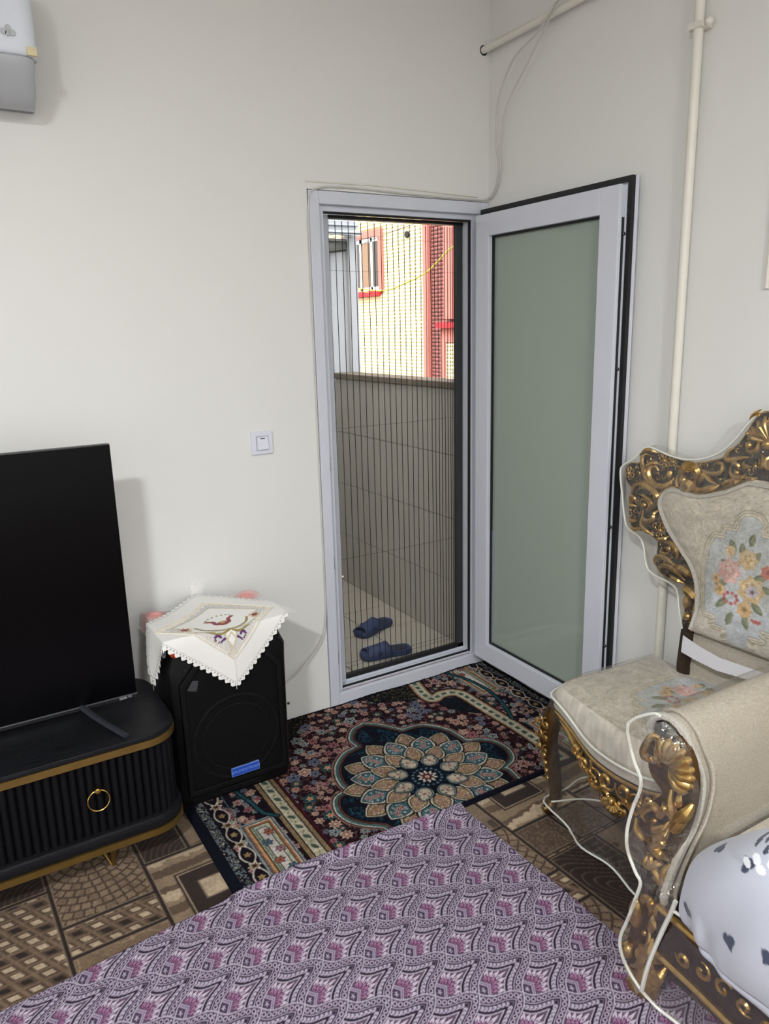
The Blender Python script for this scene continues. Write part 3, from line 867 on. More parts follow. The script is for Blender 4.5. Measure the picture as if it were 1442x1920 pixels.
for cx, cz, r in ((-1.818, 2.371, .0085), (-1.806, 2.381, .0085), (-1.796, 2.370, .0085), (-1.808, 2.367, .007)):
    mb.lathe((cx, -.2115, cz), [(r, 0), (r * .9, .0015)], 12, ax=(0, -1, 0))
mb.build('emblem', M['ac_grey'], pn)

# ------------------------------------------------------------------ television
tv = thing('television', 'large flat black television standing on the black cabinet', 'television', (-2.40, -.31, .43))
TX0, TX1, TY, TZ0, TZ1 = -3.13, -1.682, -.31, .441, 1.262
MB().box(TX0, TX1, TY + .004, TY + .030, TZ0, TZ1).build('frame', M['tv_bezel'], tv, smooth=False, bevel=.003)
MB().box(TX0 + .25, TX1 - .25, TY + .030, TY + .07, TZ0 + .05, TZ0 + .50).build('back_housing', M['tv_bezel'], tv, smooth=False, bevel=.01)
MB().box(TX0 + .003, TX1 - .003, TY, TY + .004, TZ0 + .014, TZ1 - .003).build('screen', M['tv_screen'], tv, smooth=False)
MB().box(TX0 + .001, TX1 - .001, TY - .002, TY + .003, TZ0 + .0105, TZ0 + .0135).build('lower_edge_strip', M['tv_edge'], tv, smooth=False)
bez = MB().box(TX0, TX1, TY - .001, TY + .004, TZ0, TZ0 + .0104).build('lower_bezel', M['tv_bezel'], tv, smooth=False)
def text_obj(name, body, size, mtx, m, parent, ext=.0004):
    cu = bpy.data.curves.new(name, 'FONT'); cu.body = body; cu.size = size; cu.extrude = ext; cu.align_x = 'CENTER'; cu.align_y = 'CENTER'
    tmp = bpy.data.objects.new(name + '_tmp', cu); COL.objects.link(tmp)
    dg = bpy.context.evaluated_depsgraph_get()
    me = bpy.data.meshes.new_from_object(tmp.evaluated_get(dg))
    bpy.data.objects.remove(tmp); bpy.data.curves.remove(cu)
    me.transform(mtx); me.materials.clear(); me.materials.append(m)
    o = bpy.data.objects.new(name, me); COL.objects.link(o); o.parent = parent
    off = Vector((0, 0, 0)); p = parent
    while p is not None:
        off += p.location; p = p.parent
    o.location = -off
    return o
UPR = Matrix.Rotation(math.radians(90), 4, 'X')
text_obj('qled_lettering', 'QLED TV', .0095, Matrix.Translation((-1.720, TY - .0012, TZ0 + .0050)) @ UPR, M['print_white'], bez)
for xf in (-1.812, -3.0):
    mb = MB()
    mb.tube(spline([(xf - .040, -.29, .470), (xf - .039, -.31, .452), (xf - .012, -.40, .4445), (xf + .026, -.50, .4375), (xf + .040, -.536, .4350)], 4), [.012] * 3 + [.0115] * 10 + [.011] * 4, 8, flat=.45, nrm=(0, 0, 1))
    mb.build('foot', M['tv_foot'], tv)

# ------------------------------------------------------------------ television cabinet
cb = thing('tv_cabinet', 'black fluted television cabinet with gold bands and hairpin legs', 'cabinet', (-2.4, -.35, 0))
CX0, CX1, CY0, CY1 = -3.25, -1.618, -.560, -.12
def rounded_plan(x0, x1, y0, y1, r, n=8):
    out = []
    for cx, cy, a0 in ((x1 - r, y0 + r, -90), (x1 - r, y1 - r, 0), (x0 + r, y1 - r, 90), (x0 + r, y0 + r, 180)):
        for k in range(n + 1):
            a = math.radians(a0 + 90 * k / n)
            out.append((cx + r * math.cos(a), cy + r * math.sin(a)))
    return out
def xy3(u, v, d): return (u, v, d)
def slab(name, ins, z0, z1, m, bev=.004):
    mb = MB(); mb.prism(rounded_plan(CX0 + ins, CX1 - ins, CY0 + ins, CY1 - ins, .10 - ins), xy3, z0, z1)
    return mb.build(name, m, cb, bevel=bev)
slab('top', 0, .413, .430, M['black_wood'])
slab('gold_band', -.0015, .391, .4128, M['gold_band'], 0)
slab('bottom_board', -.004, .118, .160, M['black_wood'], .012)
slab('gold_band', -.0055, .098, .1178, M['gold_band'], 0)
slab('carcass', .030, .160, .391, M['black_flute'], 0)
# fluted fronts: one bowed slat after another, following the rounded end
plan = rounded_plan(CX0 + .016, CX1 - .016, CY0 + .016, CY1 - .016, .084)
# walk from the right side along the front to the left
path = [p for p in plan if p[1] < -.36]
path = sorted(path, key=lambda p: (0 if p[0] > CX1 - .12 else 1, -p[1] if p[0] > CX1 - .12 else -p[0]))
front = [(CX1 - .016, -.30)] + [p for p in plan[:9]][::-1] + [(CX0 + .1, CY0 + .016)]
front = np.array(front)
dd = np.r_[0, np.cumsum(np.linalg.norm(np.diff(front, axis=0), axis=1))]
pitch = .0225
nsl = int(dd[-1] / pitch)
for i in range(nsl):
    a = i * pitch
    if a > 1.25: break
    def at(t): return np.array([np.interp(t, dd, front[:, 0]), np.interp(t, dd, front[:, 1])])
    p0, p1 = at(a + .001), at(a + pitch - .001)
    t = (p1 - p0); t = t / np.linalg.norm(t); nn = np.array([t[1], -t[0]])
    if nn[1] > 0.001 and abs(nn[1]) > abs(nn[0]): nn = -nn
    if nn[0] < -0.5: nn = -nn
    L = np.linalg.norm(p1 - p0)
    prof = []
    for k in range(6):
        f = k / 5
        q = p0 + (p1 - p0) * f + nn * (.009 * math.sin(math.pi * f) ** .6)
        prof.append((q[0], q[1]))
    prof.append(tuple(p1 - nn * .006)); prof.append(tuple(p0 - nn * .006))
    mb = MB(); mb.prism(prof, xy3, .160, .391); mb.build('slat', M['black_flute'], cb, angle=60)
# ring pull
hc = Vector((-1.874, -.557, .312))
knob = MB().lathe(hc, [(.0075, .0), (.0075, -.010), (.009, -.014), (.008, -.022), (.003, -.024)], 14, ax=(0, 1, 0)).build('ring_boss', M['ring_gold'], cb)
ringp = [hc + Vector((.030 * math.sin(2 * math.pi * k / 36), -.016 - .004 * (1 - math.cos(2 * math.pi * k / 36)), -.030 + .030 * math.cos(2 * math.pi * k / 36))) for k in range(37)]
MB().tube(ringp, .0022, 8).build('ring_pull', M['ring_gold'], knob)
# hairpin legs
for lx, ly in ((-1.845, -.497), (-3.05, -.497), (-1.80, -.19), (-3.05, -.19)):
    mb = MB()
    mb.tube([(lx - .045, ly + .06, .100), (lx - .004, ly + .004, .006), (lx, ly, .004)], .005, 8)
    mb.tube([(lx + .012, ly, .100), (lx + .003, ly, .006), (lx, ly, .004)], .005, 8)
    mb.tube([(lx - .002, ly - .014, .100), (lx, ly - .002, .006), (lx, ly, .004)], .005, 8)
    mb.build('leg', M['gold_band'], cb)

# ------------------------------------------------------------------ loudspeaker
SX0, SX1, SF, SBk, SZ0, SZ1 = -1.592, -1.178, -.362, -.050, .014, .612
sp = thing('loudspeaker', 'tall black loudspeaker with blue badge under the white doily', 'loudspeaker', ((SX0 + SX1) / 2, -.2, SZ0))
def spk_plan(ins):
    x0, x1, y0, y1 = SX0 + ins, SX1 - ins, SF + ins * .5, SBk
    return [(x0 + .045, y0), (x1 - .045, y0), (x1 - .012, y0 + .012), (x1, y0 + .035), (x1 - .02, y1), (x0 + .02, y1), (x0, y0 + .035), (x0 + .012, y0 + .012)]
def spk_loft(levels, name, m):
    rings = [(z, spk_plan(i)) for z, i in levels]
    n = len(rings[0][1]); vv = []; ff = []
    for z, pl in rings:
        for p in pl: vv.append((p[0], p[1], z))
    for i in range(len(rings) - 1):
        for k in range(n): ff.append((i * n + k, i * n + (k + 1) % n, (i + 1) * n + (k + 1) % n, (i + 1) * n + k))
    ff.append(tuple(range(n - 1, -1, -1))); ff.append(tuple((len(rings) - 1) * n + k for k in range(n)))
    return MB().add(vv, ff).build(name, m, sp, bevel=.004, smooth=True, angle=30)
spk_loft([(SZ0, .006), (SZ0 + .03, 0), (SZ0 + .44, -.004), (SZ0 + .50, -.006), (SZ0 + .545, .012), (SZ1 - .02, .014), (SZ1, .03)], 'cabinet', M['spk'])
# recessed grille with chamfered upper corners and a raised rim
gx0, gx1, gz0, gz1 = SX0 + .038, SX1 - .038, SZ0 + .055, SZ0 + .505
gp = [(gx0, gz0), (gx1, gz0), (gx1, gz1 - .06), (gx1 - .05, gz1), (gx0 + .05, gz1), (gx0, gz1 - .06)]
mb = MB(); mb.prism(gp, lambda u, v, d: (u, d, v), SF - .010, SF + .004); gr = mb.build('grille', M['spk_grille'], sp, smooth=False, bevel=.004)
gi = []
for k in range(len(gp)):
    gi.append(((gp[k][0] - (gx0 + gx1) / 2) * .95 + (gx0 + gx1) / 2, (gp[k][1] - (gz0 + gz1) / 2) * .96 + (gz0 + gz1) / 2))
go = [((p[0] - (gx0 + gx1) / 2) * 1.05 + (gx0 + gx1) / 2, (p[1] - (gz0 + gz1) / 2) * 1.04 + (gz0 + gz1) / 2) for p in gp]
mb = MB(); mb.prism(go, lambda u, v, d: (u, d, v), SF - .018, SF + .003, holes=[gi[::-1]]); mb.build('grille_rim', M['spk'], sp, smooth=False, bevel=.003)
wc = ((gx0 + gx1) / 2 + .004, .232)
mb = MB()
mb.tube([(wc[0] + .150 * math.cos(2 * math.pi * k / 48), SF - .0105, wc[1] + .150 * math.sin(2 * math.pi * k / 48)) for k in range(49)], .008, 6, flat=.4, nrm=(0, 1, 0))
mb.tube([(wc[0] + .118 * math.cos(2 * math.pi * k / 48), SF - .0105, wc[1] + .118 * math.sin(2 * math.pi * k / 48)) for k in range(49)], .005, 6, flat=.4, nrm=(0, 1, 0))
mb.build('woofer_ring', M['spk'], gr)
mb = MB(); mb.prism([(gx0 + .015, gz1 - .075), (gx0 + .035, gz1 - .045), (gx0 + .055, gz1 - .05), (gx0 + .045, gz1 - .085)], lambda u, v, d: (u, d, v), SF - .013, SF - .009); mb.build('tweeter_mesh', M['spk_metal'], gr, smooth=False)
bdg = MB().box(-1.413, -1.312, SF - .0165, SF - .010, .085, .117).build('badge', M['badge_txt'], sp, smooth=False)
MB().box(-1.4115, -1.3135, SF - .0172, SF - .0164, .0865, .1155).build('badge_face', M['badge'], bdg, smooth=False)
text_obj('badge_lettering', 'SOUNDSTREAM', .0145, Matrix.Translation((-1.3625, SF - .0173, .101)) @ UPR, M['badge_txt'], bdg)
MB().box(-1.46, -1.31, SF - .006, SF + .002, SZ0 + .012, SZ0 + .034).build('front_foot_bar', M['spk'], sp, smooth=False, bevel=.003)
mb = MB(); mb.ball((SX0 + .030, SF + .010, .575), .017, 10, 7); mb.build('orange_knob', M['orange'], sp)
mb = MB(); mb.add([(SX0 + .052, SF + .003, .548), (SX0 + .072, SF + .003, .545), (SX0 + .055, SF + .003, .572)], [(0, 1, 2)]); 
mb.build('corner_sticker', M['tv_edge'], sp, fix=False, smooth=False)
mb = MB()
for x, z in ((SX0 + .052, .52), (SX1 - .03, .556), (SX1 - .012, .30)):
    mb.lathe((x, SF - .0165, z), [(.005, 0), (.005, .002)], 10, ax=(0, -1, 0))
mb.build('screw', M['hole'], sp)
# ================================================================== printed and woven patterns
class Canvas:
    """a sampled sheet in its own metres; colours are kept as sRGB 0-255 until they go on the mesh"""
    def __init__(s, x0, x1, y0, y1, res, base):
        s.nx = int(round((x1 - x0) / res)) + 1; s.ny = int(round((y1 - y0) / res)) + 1
        s.x = np.linspace(x0, x1, s.nx); s.y = np.linspace(y0, y1, s.ny)
        s.X, s.Y = np.meshgrid(s.x, s.y); s.res = res
        s.c = np.empty(s.X.shape + (3,)); s.c[:] = base
    def win(s, x0, x1, y0, y1):
        i0 = max(int((x0 - s.x[0]) / s.res), 0); i1 = min(int((x1 - s.x[0]) / s.res) + 2, s.nx)
        j0 = max(int((y0 - s.y[0]) / s.res), 0); j1 = min(int((y1 - s.y[0]) / s.res) + 2, s.ny)
        return (slice(j0, j1), slice(i0, i1)) if i1 > i0 and j1 > j0 else None
    def put(s, a, rgb, w=None):
        if w is None:
            s.c += a[..., None] * (np.array(rgb, float) - s.c)
        else:
            s.c[w] += a[..., None] * (np.array(rgb, float) - s.c[w])
    def sdf(s, d, rgb, w=None, aa=None):
        """fill where d < 0"""
        aa = aa or s.res * .7
        s.put(1 - sstep(-aa, aa, d), rgb, w)
    def rect(s, x0, x1, y0, y1, rgb, aa=None):
        w = s.win(x0 - .01, x1 + .01, y0 - .01, y1 + .01)
        if w is None: return
        X, Y = s.X[w], s.Y[w]
        d = np.maximum(np.maximum(x0 - X, X - x1), np.maximum(y0 - Y, Y - y1))
        s.sdf(d, rgb, w, aa)
    def disc(s, cx, cy, r, rgb, n=0, dep=0.0, rot=0.0, sq=1.0):
        w = s.win(cx - r * 1.4, cx + r * 1.4, cy - r * 1.4, cy + r * 1.4)
        if w is None: return
        X, Y = s.X[w] - cx, (s.Y[w] - cy) / sq
        rr = np.hypot(X, Y)
        e = r if not n else r * (1 - dep + dep * np.cos(n * (np.arctan2(Y, X) - rot)))
        s.sdf(rr - e, rgb, w)
    def petal(s, cx, cy, ang, L, Wd, rgb, tip=1.0):
        """leaf shape whose middle is at cx, cy"""
        w = s.win(cx - L, cx + L, cy - L, cy + L)
        if w is None: return
        X, Y = s.X[w] - cx, s.Y[w] - cy
        u = X * math.cos(ang) + Y * math.sin(ang); v = -X * math.sin(ang) + Y * math.cos(ang)
        t = np.clip(u / L + .5, 0, 1)
        half = Wd / 2 * np.sin(np.pi * t ** tip) ** .8
        s.sdf(np.maximum(np.abs(v) - half, np.abs(u) - L / 2), rgb, w)
    def line(s, pts, wd, rgb, dash=None):
        pts = np.array(pts, float)
        w = s.win(pts[:, 0].min() - wd, pts[:, 0].max() + wd, pts[:, 1].min() - wd, pts[:, 1].max() + wd)
        if w is None: return
        X, Y = s.X[w], s.Y[w]
        D = np.full(X.shape, 9.0); A = np.zeros(X.shape); acc = 0
        for p, q in zip(pts[:-1], pts[1:]):
            e = q - p; L2 = e @ e
            if L2 < 1e-12: continue
            t = np.clip(((X - p[0]) * e[0] + (Y - p[1]) * e[1]) / L2, 0, 1)
            d = np.hypot(X - p[0] - t * e[0], Y - p[1] - t * e[1])
            m = d < D; D[m] = d[m]; L = math.sqrt(L2)
            if dash: A[m] = (acc + t * L)[m]
            acc += L
        d = D - wd / 2
        if dash:
            d = np.maximum(d, np.abs((A % dash) - dash / 2) - dash * .3)
        s.sdf(d, rgb, w)
    def noise(s, amt, sc, seed=0):
        n = vnoise(s.X / sc, s.Y / sc, seed) - .5
        s.c *= (1 + amt * 2 * n)[..., None]
    def sample(s, x, y):
        fx = np.clip((x - s.x[0]) / s.res, 0, s.nx - 1.001); fy = np.clip((y - s.y[0]) / s.res, 0, s.ny - 1.001)
        i = fx.astype(int); j = fy.astype(int); a = (fx - i)[..., None]; b = (fy - j)[..., None]
        return (s.c[j, i] * (1 - a) + s.c[j, i + 1] * a) * (1 - b) + (s.c[j + 1, i] * (1 - a) + s.c[j + 1, i + 1] * a) * b
def polydist(X, Y, pts):
    """signed distance to a closed polygon, negative inside"""
    P = np.array(pts, float); D = np.full(X.shape, 9.0); ins = np.zeros(X.shape, bool)
    for p, q in zip(P, np.roll(P, -1, 0)):
        e = q - p; L2 = max(e @ e, 1e-12)
        t = np.clip(((X - p[0]) * e[0] + (Y - p[1]) * e[1]) / L2, 0, 1)
        D = np.minimum(D, np.hypot(X - p[0] - t * e[0], Y - p[1] - t * e[1]))
        c = (p[1] > Y) != (q[1] > Y)
        xx = p[0] + (Y - p[1]) * e[0] / (e[1] if abs(e[1]) > 1e-12 else 1e-12)
        ins ^= c & (X < xx)
    return np.where(ins, -D, D)

# ------------------------------------------------------------------ wall-to-wall carpet (the floor)
CA = 0.0277
DK, MD, LT, BG, TAN = (46, 34, 30), (98, 80, 66), (196, 174, 146), (150, 128, 104), (172, 150, 124)
def carpet_fill(cv, kind, u0, u1, v0, v1, seed=0):
    """one printed compartment: u right, v towards the television wall"""
    w = cv.win(u0, u1, v0, v1)
    if w is None: return
    X, Y = cv.X[w], cv.Y[w]; inside = (X >= u0) & (X <= u1) & (Y >= v0) & (Y <= v1)
    col = np.empty(X.shape + (3,))
    if kind == 'check':
        col[:] = (92, 74, 60)
        a = (X - u0) / .052 + (Y - v0) / .052 * .5; b = (Y - v0) / .034
        ia = np.floor(a); ib = np.floor(b); fa = a - ia; fb = b - ib
        col[(np.abs(fa - .5) > .40) | (np.abs(fb - .5) > .40)] = (126, 104, 84)
        sq = (np.abs(fa - .5) < .23) & (np.abs(fb - .5) < .26)
        dark = ((ia + 2 * ib + seed) % 7) < 2
        col[sq & ~dark] = LT; col[sq & dark] = DK
    elif kind == 'cobble':
        col[:] = (86, 68, 54)
        cx, cy = (u0 + u1) / 2, v1 + .01
        r = np.hypot((X - cx), (Y - cy)); th = np.arctan2(Y - cy, X - cx)
        k = np.floor(r / .030); fr_ = r / .030 - k
        nn_ = np.maximum(k * 3.2 + 2, 3); ft = (th / math.pi * nn_ + .5 * (k % 2)) % 1
        st = (np.abs(fr_ - .5) < .38) & (np.abs(ft - .5) < .40)
        col[st] = (146, 124, 102)
        col[st & (((k * 7 + np.floor(th / math.pi * nn_)) % 3) == 0)] = (132, 110, 90)
    elif kind == 'wood':
        col[:] = BG
        n = vnoise(X / .012, Y / .02, seed) * .25 + vnoise(X / .05, Y / .06, seed + 3) * .5
        s_ = (np.sin(Y / .013 + n * 3) > .1)
        col[s_] = (104, 84, 68); col[np.sin(Y / .026 + n * 2.6 + 1) > .75] = LT
    elif kind == 'speck':
        col[:] = (92, 74, 60)
        n = vnoise(X / .006, Y / .006, seed); col[n > .58] = (118, 98, 80)
    elif kind == 'wave':
        col[:] = (52, 38, 32)
        r = np.hypot((X - u0 - .10) * 1.0, (Y - (v0 + v1) / 2 + .06 * np.sin(X * 18)))
        col[np.abs((r / .022) % 1 - .5) < .10] = (92, 74, 62)
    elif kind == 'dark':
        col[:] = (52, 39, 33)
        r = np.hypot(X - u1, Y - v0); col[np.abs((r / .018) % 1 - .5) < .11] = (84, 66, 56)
    elif kind == 'leaf':
        col[:] = (128, 106, 84)
        n = np.sin(X / .02 + 3 * np.sin(Y / .03)) + np.sin(Y / .018 + 2 * np.sin(X / .024)); col[np.abs(n) < .14] = (166, 144, 118)
    elif kind == 'marble':
        col[:] = (136, 116, 96)
        n = vnoise(X / .03, Y / .05, seed); col[n > .68] = (88, 70, 58)
    else:
        col[:] = BG
    cv.c[w][inside] = col[inside]
    b = np.minimum(np.minimum(X - u0, u1 - X), np.minimum(Y - v0, v1 - Y))
    cv.sdf(np.where(inside, b - .009, 1), (150, 130, 108), w)
    cv.sdf(np.where(inside, b - .0055, 1), (44, 32, 28), w)
def nested(cv, u0, u1, v0, v1, c0, c1, d0, d1):
    cv.rect(u0, u1, v0, v1, (44, 32, 28)); cv.rect(u0 + .006, u1 - .006, v0 + .006, v1 - .006, (176, 154, 128)); cv.rect(u0 + .011, u1 - .011, v0 + .011, v1 - .011, (50, 37, 32))
    cv.rect(c0, c1, d0, d1, LT, .006)
def carpet_canvas(x0, x1, y0, y1, res):
    cv = Canvas(x0, x1, y0, y1, res, BG)
    kinds = ['wood', 'cobble', 'check', 'speck', 'marble', 'dark', 'leaf', 'wave']
    # a general mosaic first, then the compartments that can be made out in place
    i = 0
    for ui in range(-16, 8):
        for vi in range(-18, 6):
            u0, v0 = -0.757 + .308 * ui, -0.499 + .27 * vi
            if u0 + .308 < x0 or u0 > x1 or v0 + .27 < y0 or v0 > y1: continue
            carpet_fill(cv, kinds[(ui * 3 + vi * 5) % 8], u0, u0 + .308, v0, v0 + .27, ui + vi)
    F = lambda *a: carpet_fill(cv, *a)
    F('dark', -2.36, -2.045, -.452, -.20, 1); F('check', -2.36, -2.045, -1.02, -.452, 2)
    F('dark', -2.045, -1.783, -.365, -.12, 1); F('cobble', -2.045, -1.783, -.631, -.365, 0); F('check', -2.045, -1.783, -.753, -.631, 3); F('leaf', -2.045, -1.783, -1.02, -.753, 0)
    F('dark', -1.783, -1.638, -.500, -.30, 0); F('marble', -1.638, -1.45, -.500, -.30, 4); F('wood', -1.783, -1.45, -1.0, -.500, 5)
    nested(cv, -1.721, -1.47, -.815, -.595, -1.667, -1.56, -.742, -.659)
    F('marble', -1.02, -.757, -.983, -.70, 7); F('cobble', -1.02, -.757, -1.229, -.983, 1); F('check', -1.02, -.757, -1.355, -1.229, 1); F('cobble', -1.02, -.757, -1.64, -1.355, 2)
    F('wood', -.757, -.449, -1.022, -.70, 2); nested(cv, -.700, -.512, -.925, -.70, -.645, -.548, -.862, -.78)
    F('speck', -.757, -.600, -1.170, -1.022, 3); F('speck', -.600, -.449, -1.170, -1.022, 9); F('wave', -.757, -.55, -1.53, -1.176, 0); F('marble', -.55, -.30, -1.53, -1.176, 3)
    F('wood', -.449, -.20, -.988, -.70, 8); F('marble', -.449, -.20, -1.170, -.988, 5)
    F('cobble', -.757, -.449, -1.80, -1.53, 4); F('wave', -.757, -.449, -2.1, -1.80, 6)
    cv.c *= .90
    cv.noise(.10, .004, 5); cv.noise(.06, .03, 9)
    return cv
def to_world(U, V_):
    return U * math.cos(CA) - V_ * math.sin(CA), U * math.sin(CA) + V_ * math.cos(CA)
def floor_patch(x0, x1, y0, y1, res, hole=None):
    cv = carpet_canvas(x0, x1, y0, y1, res)
    xs, ys = to_world(cv.X, cv.Y)
    V = np.stack([xs.ravel(), ys.ravel(), np.zeros(xs.size)], 1)
    idx = np.arange(xs.size).reshape(xs.shape)
    q = np.stack([idx[:-1, :-1], idx[:-1, 1:], idx[1:, 1:], idx[1:, :-1]], -1)
    keep = ((ys[:-1, :-1] + ys[1:, 1:]) / 2 < .02)
    for h in (hole or []):
        cx = (cv.X[:-1, :-1] + cv.X[1:, 1:]) / 2; cy = (cv.Y[:-1, :-1] + cv.Y[1:, 1:]) / 2
        keep &= ~((cx > h[0]) & (cx < h[1]) & (cy > h[2]) & (cy < h[3]))
    return V, q[keep].reshape(-1, 4), lin(cv.c.reshape(-1, 3))
FA = (-2.40, -1.44, -1.02, -0.24); FB = (-1.02, -0.06, -2.10, -0.72)
parts = [floor_patch(*FA, .0032), floor_patch(*FB, .0032), floor_patch(-5.28, 0.24, -5.40, 0.36, .020, [FA, FB])]
Vs, Qs, Cs, k = [], [], [], 0
for V, q, c in parts:
    Vs.append(V); Qs.append(q + k); Cs.append(c); k += len(V)
fl = quads_obj('floor', np.vstack(Vs), np.vstack(Qs), M['carpet'], None, np.vstack(Cs))
struct(fl, 'brown patterned fitted carpet')

# ------------------------------------------------------------------ oriental rug
RU0, RU1, RV0, RV1 = -1.582, -0.006, -0.858, -0.002
NAVY, BURG = (14, 18, 32), (38, 18, 28)
cv = Canvas(RU0, RU1, RV0, RV1, .0023, BURG)
X, Y = cv.X, cv.Y
MC = (-0.787, -0.651)
def rosette(cx, cy, r, pal, n=6, rot=0.0):
    o, a, b, c = pal
    cv.disc(cx, cy, r * 1.12, o, n, .16, rot); cv.disc(cx, cy, r * .94, a, n, .18, rot); cv.disc(cx, cy, r * .55, b, n, .22, rot + .4); cv.disc(cx, cy, r * .26, c)
PAL = [((222, 200, 186), (152, 98, 98), (196, 150, 142), (66, 34, 44)), ((206, 178, 160), (170, 122, 108), (214, 176, 150), (120, 60, 50)), ((214, 208, 196), (96, 116, 122), (190, 190, 182), (36, 46, 54)),
       ((196, 150, 140), (136, 74, 84), (176, 120, 124), (58, 26, 38)), ((226, 206, 186), (186, 146, 126), (150, 86, 78), (232, 214, 190)), ((150, 150, 160), (84, 92, 116), (140, 140, 156), (30, 32, 46)),
       ((60, 96, 92), (38, 72, 72), (206, 176, 150), (214, 128, 92))]
rr_ = np.random.default_rng(5)
# small vines all over the field
n1 = vnoise(X / .011, Y / .011, 3); n2 = vnoise(X / .011, Y / .011, 8)
cv.put(((np.abs(n1 - .5) < .045) & (n2 > .35)) * .75, (162, 112, 104))
placed = []
for _ in range(2600):
    cx, cy = rr_.uniform(RU0 + .2, RU1), rr_.uniform(RV0, RV1); r = rr_.choice([.012, .016, .02, .026], p=[.35, .3, .2, .15])
    if all((cx - a) ** 2 + (cy - b) ** 2 > (.86 * (r + c)) ** 2 for a, b, c in placed):
        placed.append((cx, cy, r)); rosette(cx, cy, r, PAL[rr_.integers(len(PAL))], int(rr_.integers(5, 9)), rr_.uniform(0, 6))
# dark corner grounds of gold scrollwork, by the door and under the speaker
for poly in ([(-1.30, .01), (-1.30, -.30), (-1.16, -.22), (-1.0, -.06), (-.93, .01)], [(-.72, .01), (-.66, -.07), (-.52, -.15), (-.44, -.15), (-.40, .01)], [(-.44, -.20), (-.33, -.22), (-.31, -.42), (-.38, -.36), (-.43, -.27)]):
    d = polydist(X, Y, poly); cv.sdf(d, (16, 18, 26))
    n = vnoise(X / .010, Y / .010, 21)
    cv.put((np.abs(n - .5) < .06) * (d < -.004) * .9, (112, 100, 68) if poly[0][0] != -.44 else (28, 52, 66))
# medallion
half = [(-0.462, -0.558), (-0.425, -0.606), (-0.420, -0.675), (-0.449, -0.731), (-0.522, -0.759), (-.510, -.80), (-.53, -.87), (-.62, -.93), (-.787, -.96)]
med = [(-0.787, -0.193), (-0.736, -0.243), (-0.685, -0.322), (-0.619, -0.329), (-0.568, -0.364), (-0.529, -0.431), (-0.517, -0.533)] + half
med = med + [(2 * MC[0] - p[0], p[1]) for p in med[::-1][1:-1]]
medl = [(-1.067, -0.806), (-1.112, -0.768), (-1.144, -0.724), (-1.156, -0.667), (-1.141, -0.61), (-1.113, -0.577), (-1.067, -0.567), (-1.069, -0.514), (-1.051, -0.45), (-1.015, -0.393), (-0.958, -0.348), (-0.895, -0.335), (-0.897, -0.277), (-0.851, -0.215), (-0.791, -0.193)]
med = medl + [(-0.736, -0.243), (-0.685, -0.326), (-0.619, -0.329), (-0.568, -0.364), (-0.529, -0.431), (-0.517, -0.533), (-0.462, -0.558), (-0.425, -0.606), (-0.42, -0.675), (-0.449, -0.731), (-0.502, -0.757), (-0.522, -0.759), (-0.51, -0.781), (-0.52, -0.85), (-.787, -.93), (-1.05, -.86)]
# rounded lobes, sharp cusps
cusp = [0, 6, 11, 14, 16, 20, 26, 28, 29, 30]
seq = []
for a, b in zip(cusp, cusp[1:] + [len(med)]):
    seg = med[a:b + 1] if b < len(med) else med[a:] + med[:1]
    s_ = spline(seg, 5) if len(seg) > 2 else np.array(seg, float)
    seq += [tuple(p) for p in s_[:-1]]
d = polydist(X, Y, seq)
for off, c in ((.016, (150, 112, 104)), (.010, (30, 16, 22)), (.006, (206, 196, 182)), (.0, (64, 108, 112)), (-.010, (132, 74, 52)), (-.013, (24, 22, 28)), (-.016, (128, 78, 58)), (-.019, NAVY)):
    cv.sdf(d - off, c)
n = vnoise(X / .007, Y / .011, 31); n_b = vnoise(X / .05, Y / .05, 32)
cv.put((np.abs(n - .5) < .10) * (d < -.03) * (n_b > .42) * .9, (34, 78, 96))
# rings of lotus petals, outer ring first
def ringp(n, r0, L, Wd, rot, cols, speck):
    for k in range(n):
        a = rot + 2 * math.pi * k / n; cx, cy = MC[0] + (r0 + L / 2) * math.cos(a), MC[1] + (r0 + L / 2) * math.sin(a)
        cv.petal(cx, cy, a, L * 1.08, Wd * 1.14, cols[0], .8); cv.petal(cx, cy, a, L * 1.0, Wd * 1.0, cols[1], .8); cv.petal(cx, cy, a, L * .90, Wd * .80, (30, 26, 34), .8); cv.petal(cx, cy, a, L * .86, Wd * .73, cols[2], .8)
        for sg in (-1, 1):
            for q in range(5):
                t = (q + .5) / 5 - .5; cv.disc(cx + t * L * .6 * math.cos(a) - sg * Wd * .26 * math.sin(a) * math.cos(t * 2.4), cy + t * L * .6 * math.sin(a) + sg * Wd * .26 * math.cos(a) * math.cos(t * 2.4), .0030, (60, 44, 52) if q % 2 else (206, 196, 180))
        for q in range(speck):
            t = (q + 1) / (speck + 1) - .5; px, py = cx + t * L * .7 * math.cos(a), cy + t * L * .7 * math.sin(a)
            rosette(px + rr_.uniform(-.004, .004), py + rr_.uniform(-.004, .004), Wd * .13, ((216, 206, 190), (150, 70, 70), (222, 214, 200), (60, 40, 60)), 5)
            for sg in (-1, 1):
                cv.disc(px - sg * Wd * .22 * math.sin(a), py + sg * Wd * .22 * math.cos(a), .0035, (216, 208, 194))
ringp(12, .205, .105, .085, .26, ((18, 20, 30), (196, 184, 160), (150, 122, 88)), 2)
ringp(12, .165, .110, .095, 0.0, ((18, 20, 30), (206, 200, 186), (72, 112, 122)), 3)
ringp(12, .105, .105, .078, .26, ((18, 20, 30), (208, 198, 178), (164, 134, 100)), 2)
ringp(8, .068, .080, .066, .1, ((18, 20, 30), (120, 140, 138), (206, 190, 168)), 1)
cv.disc(MC[0], MC[1], .066, (16, 22, 36)); 
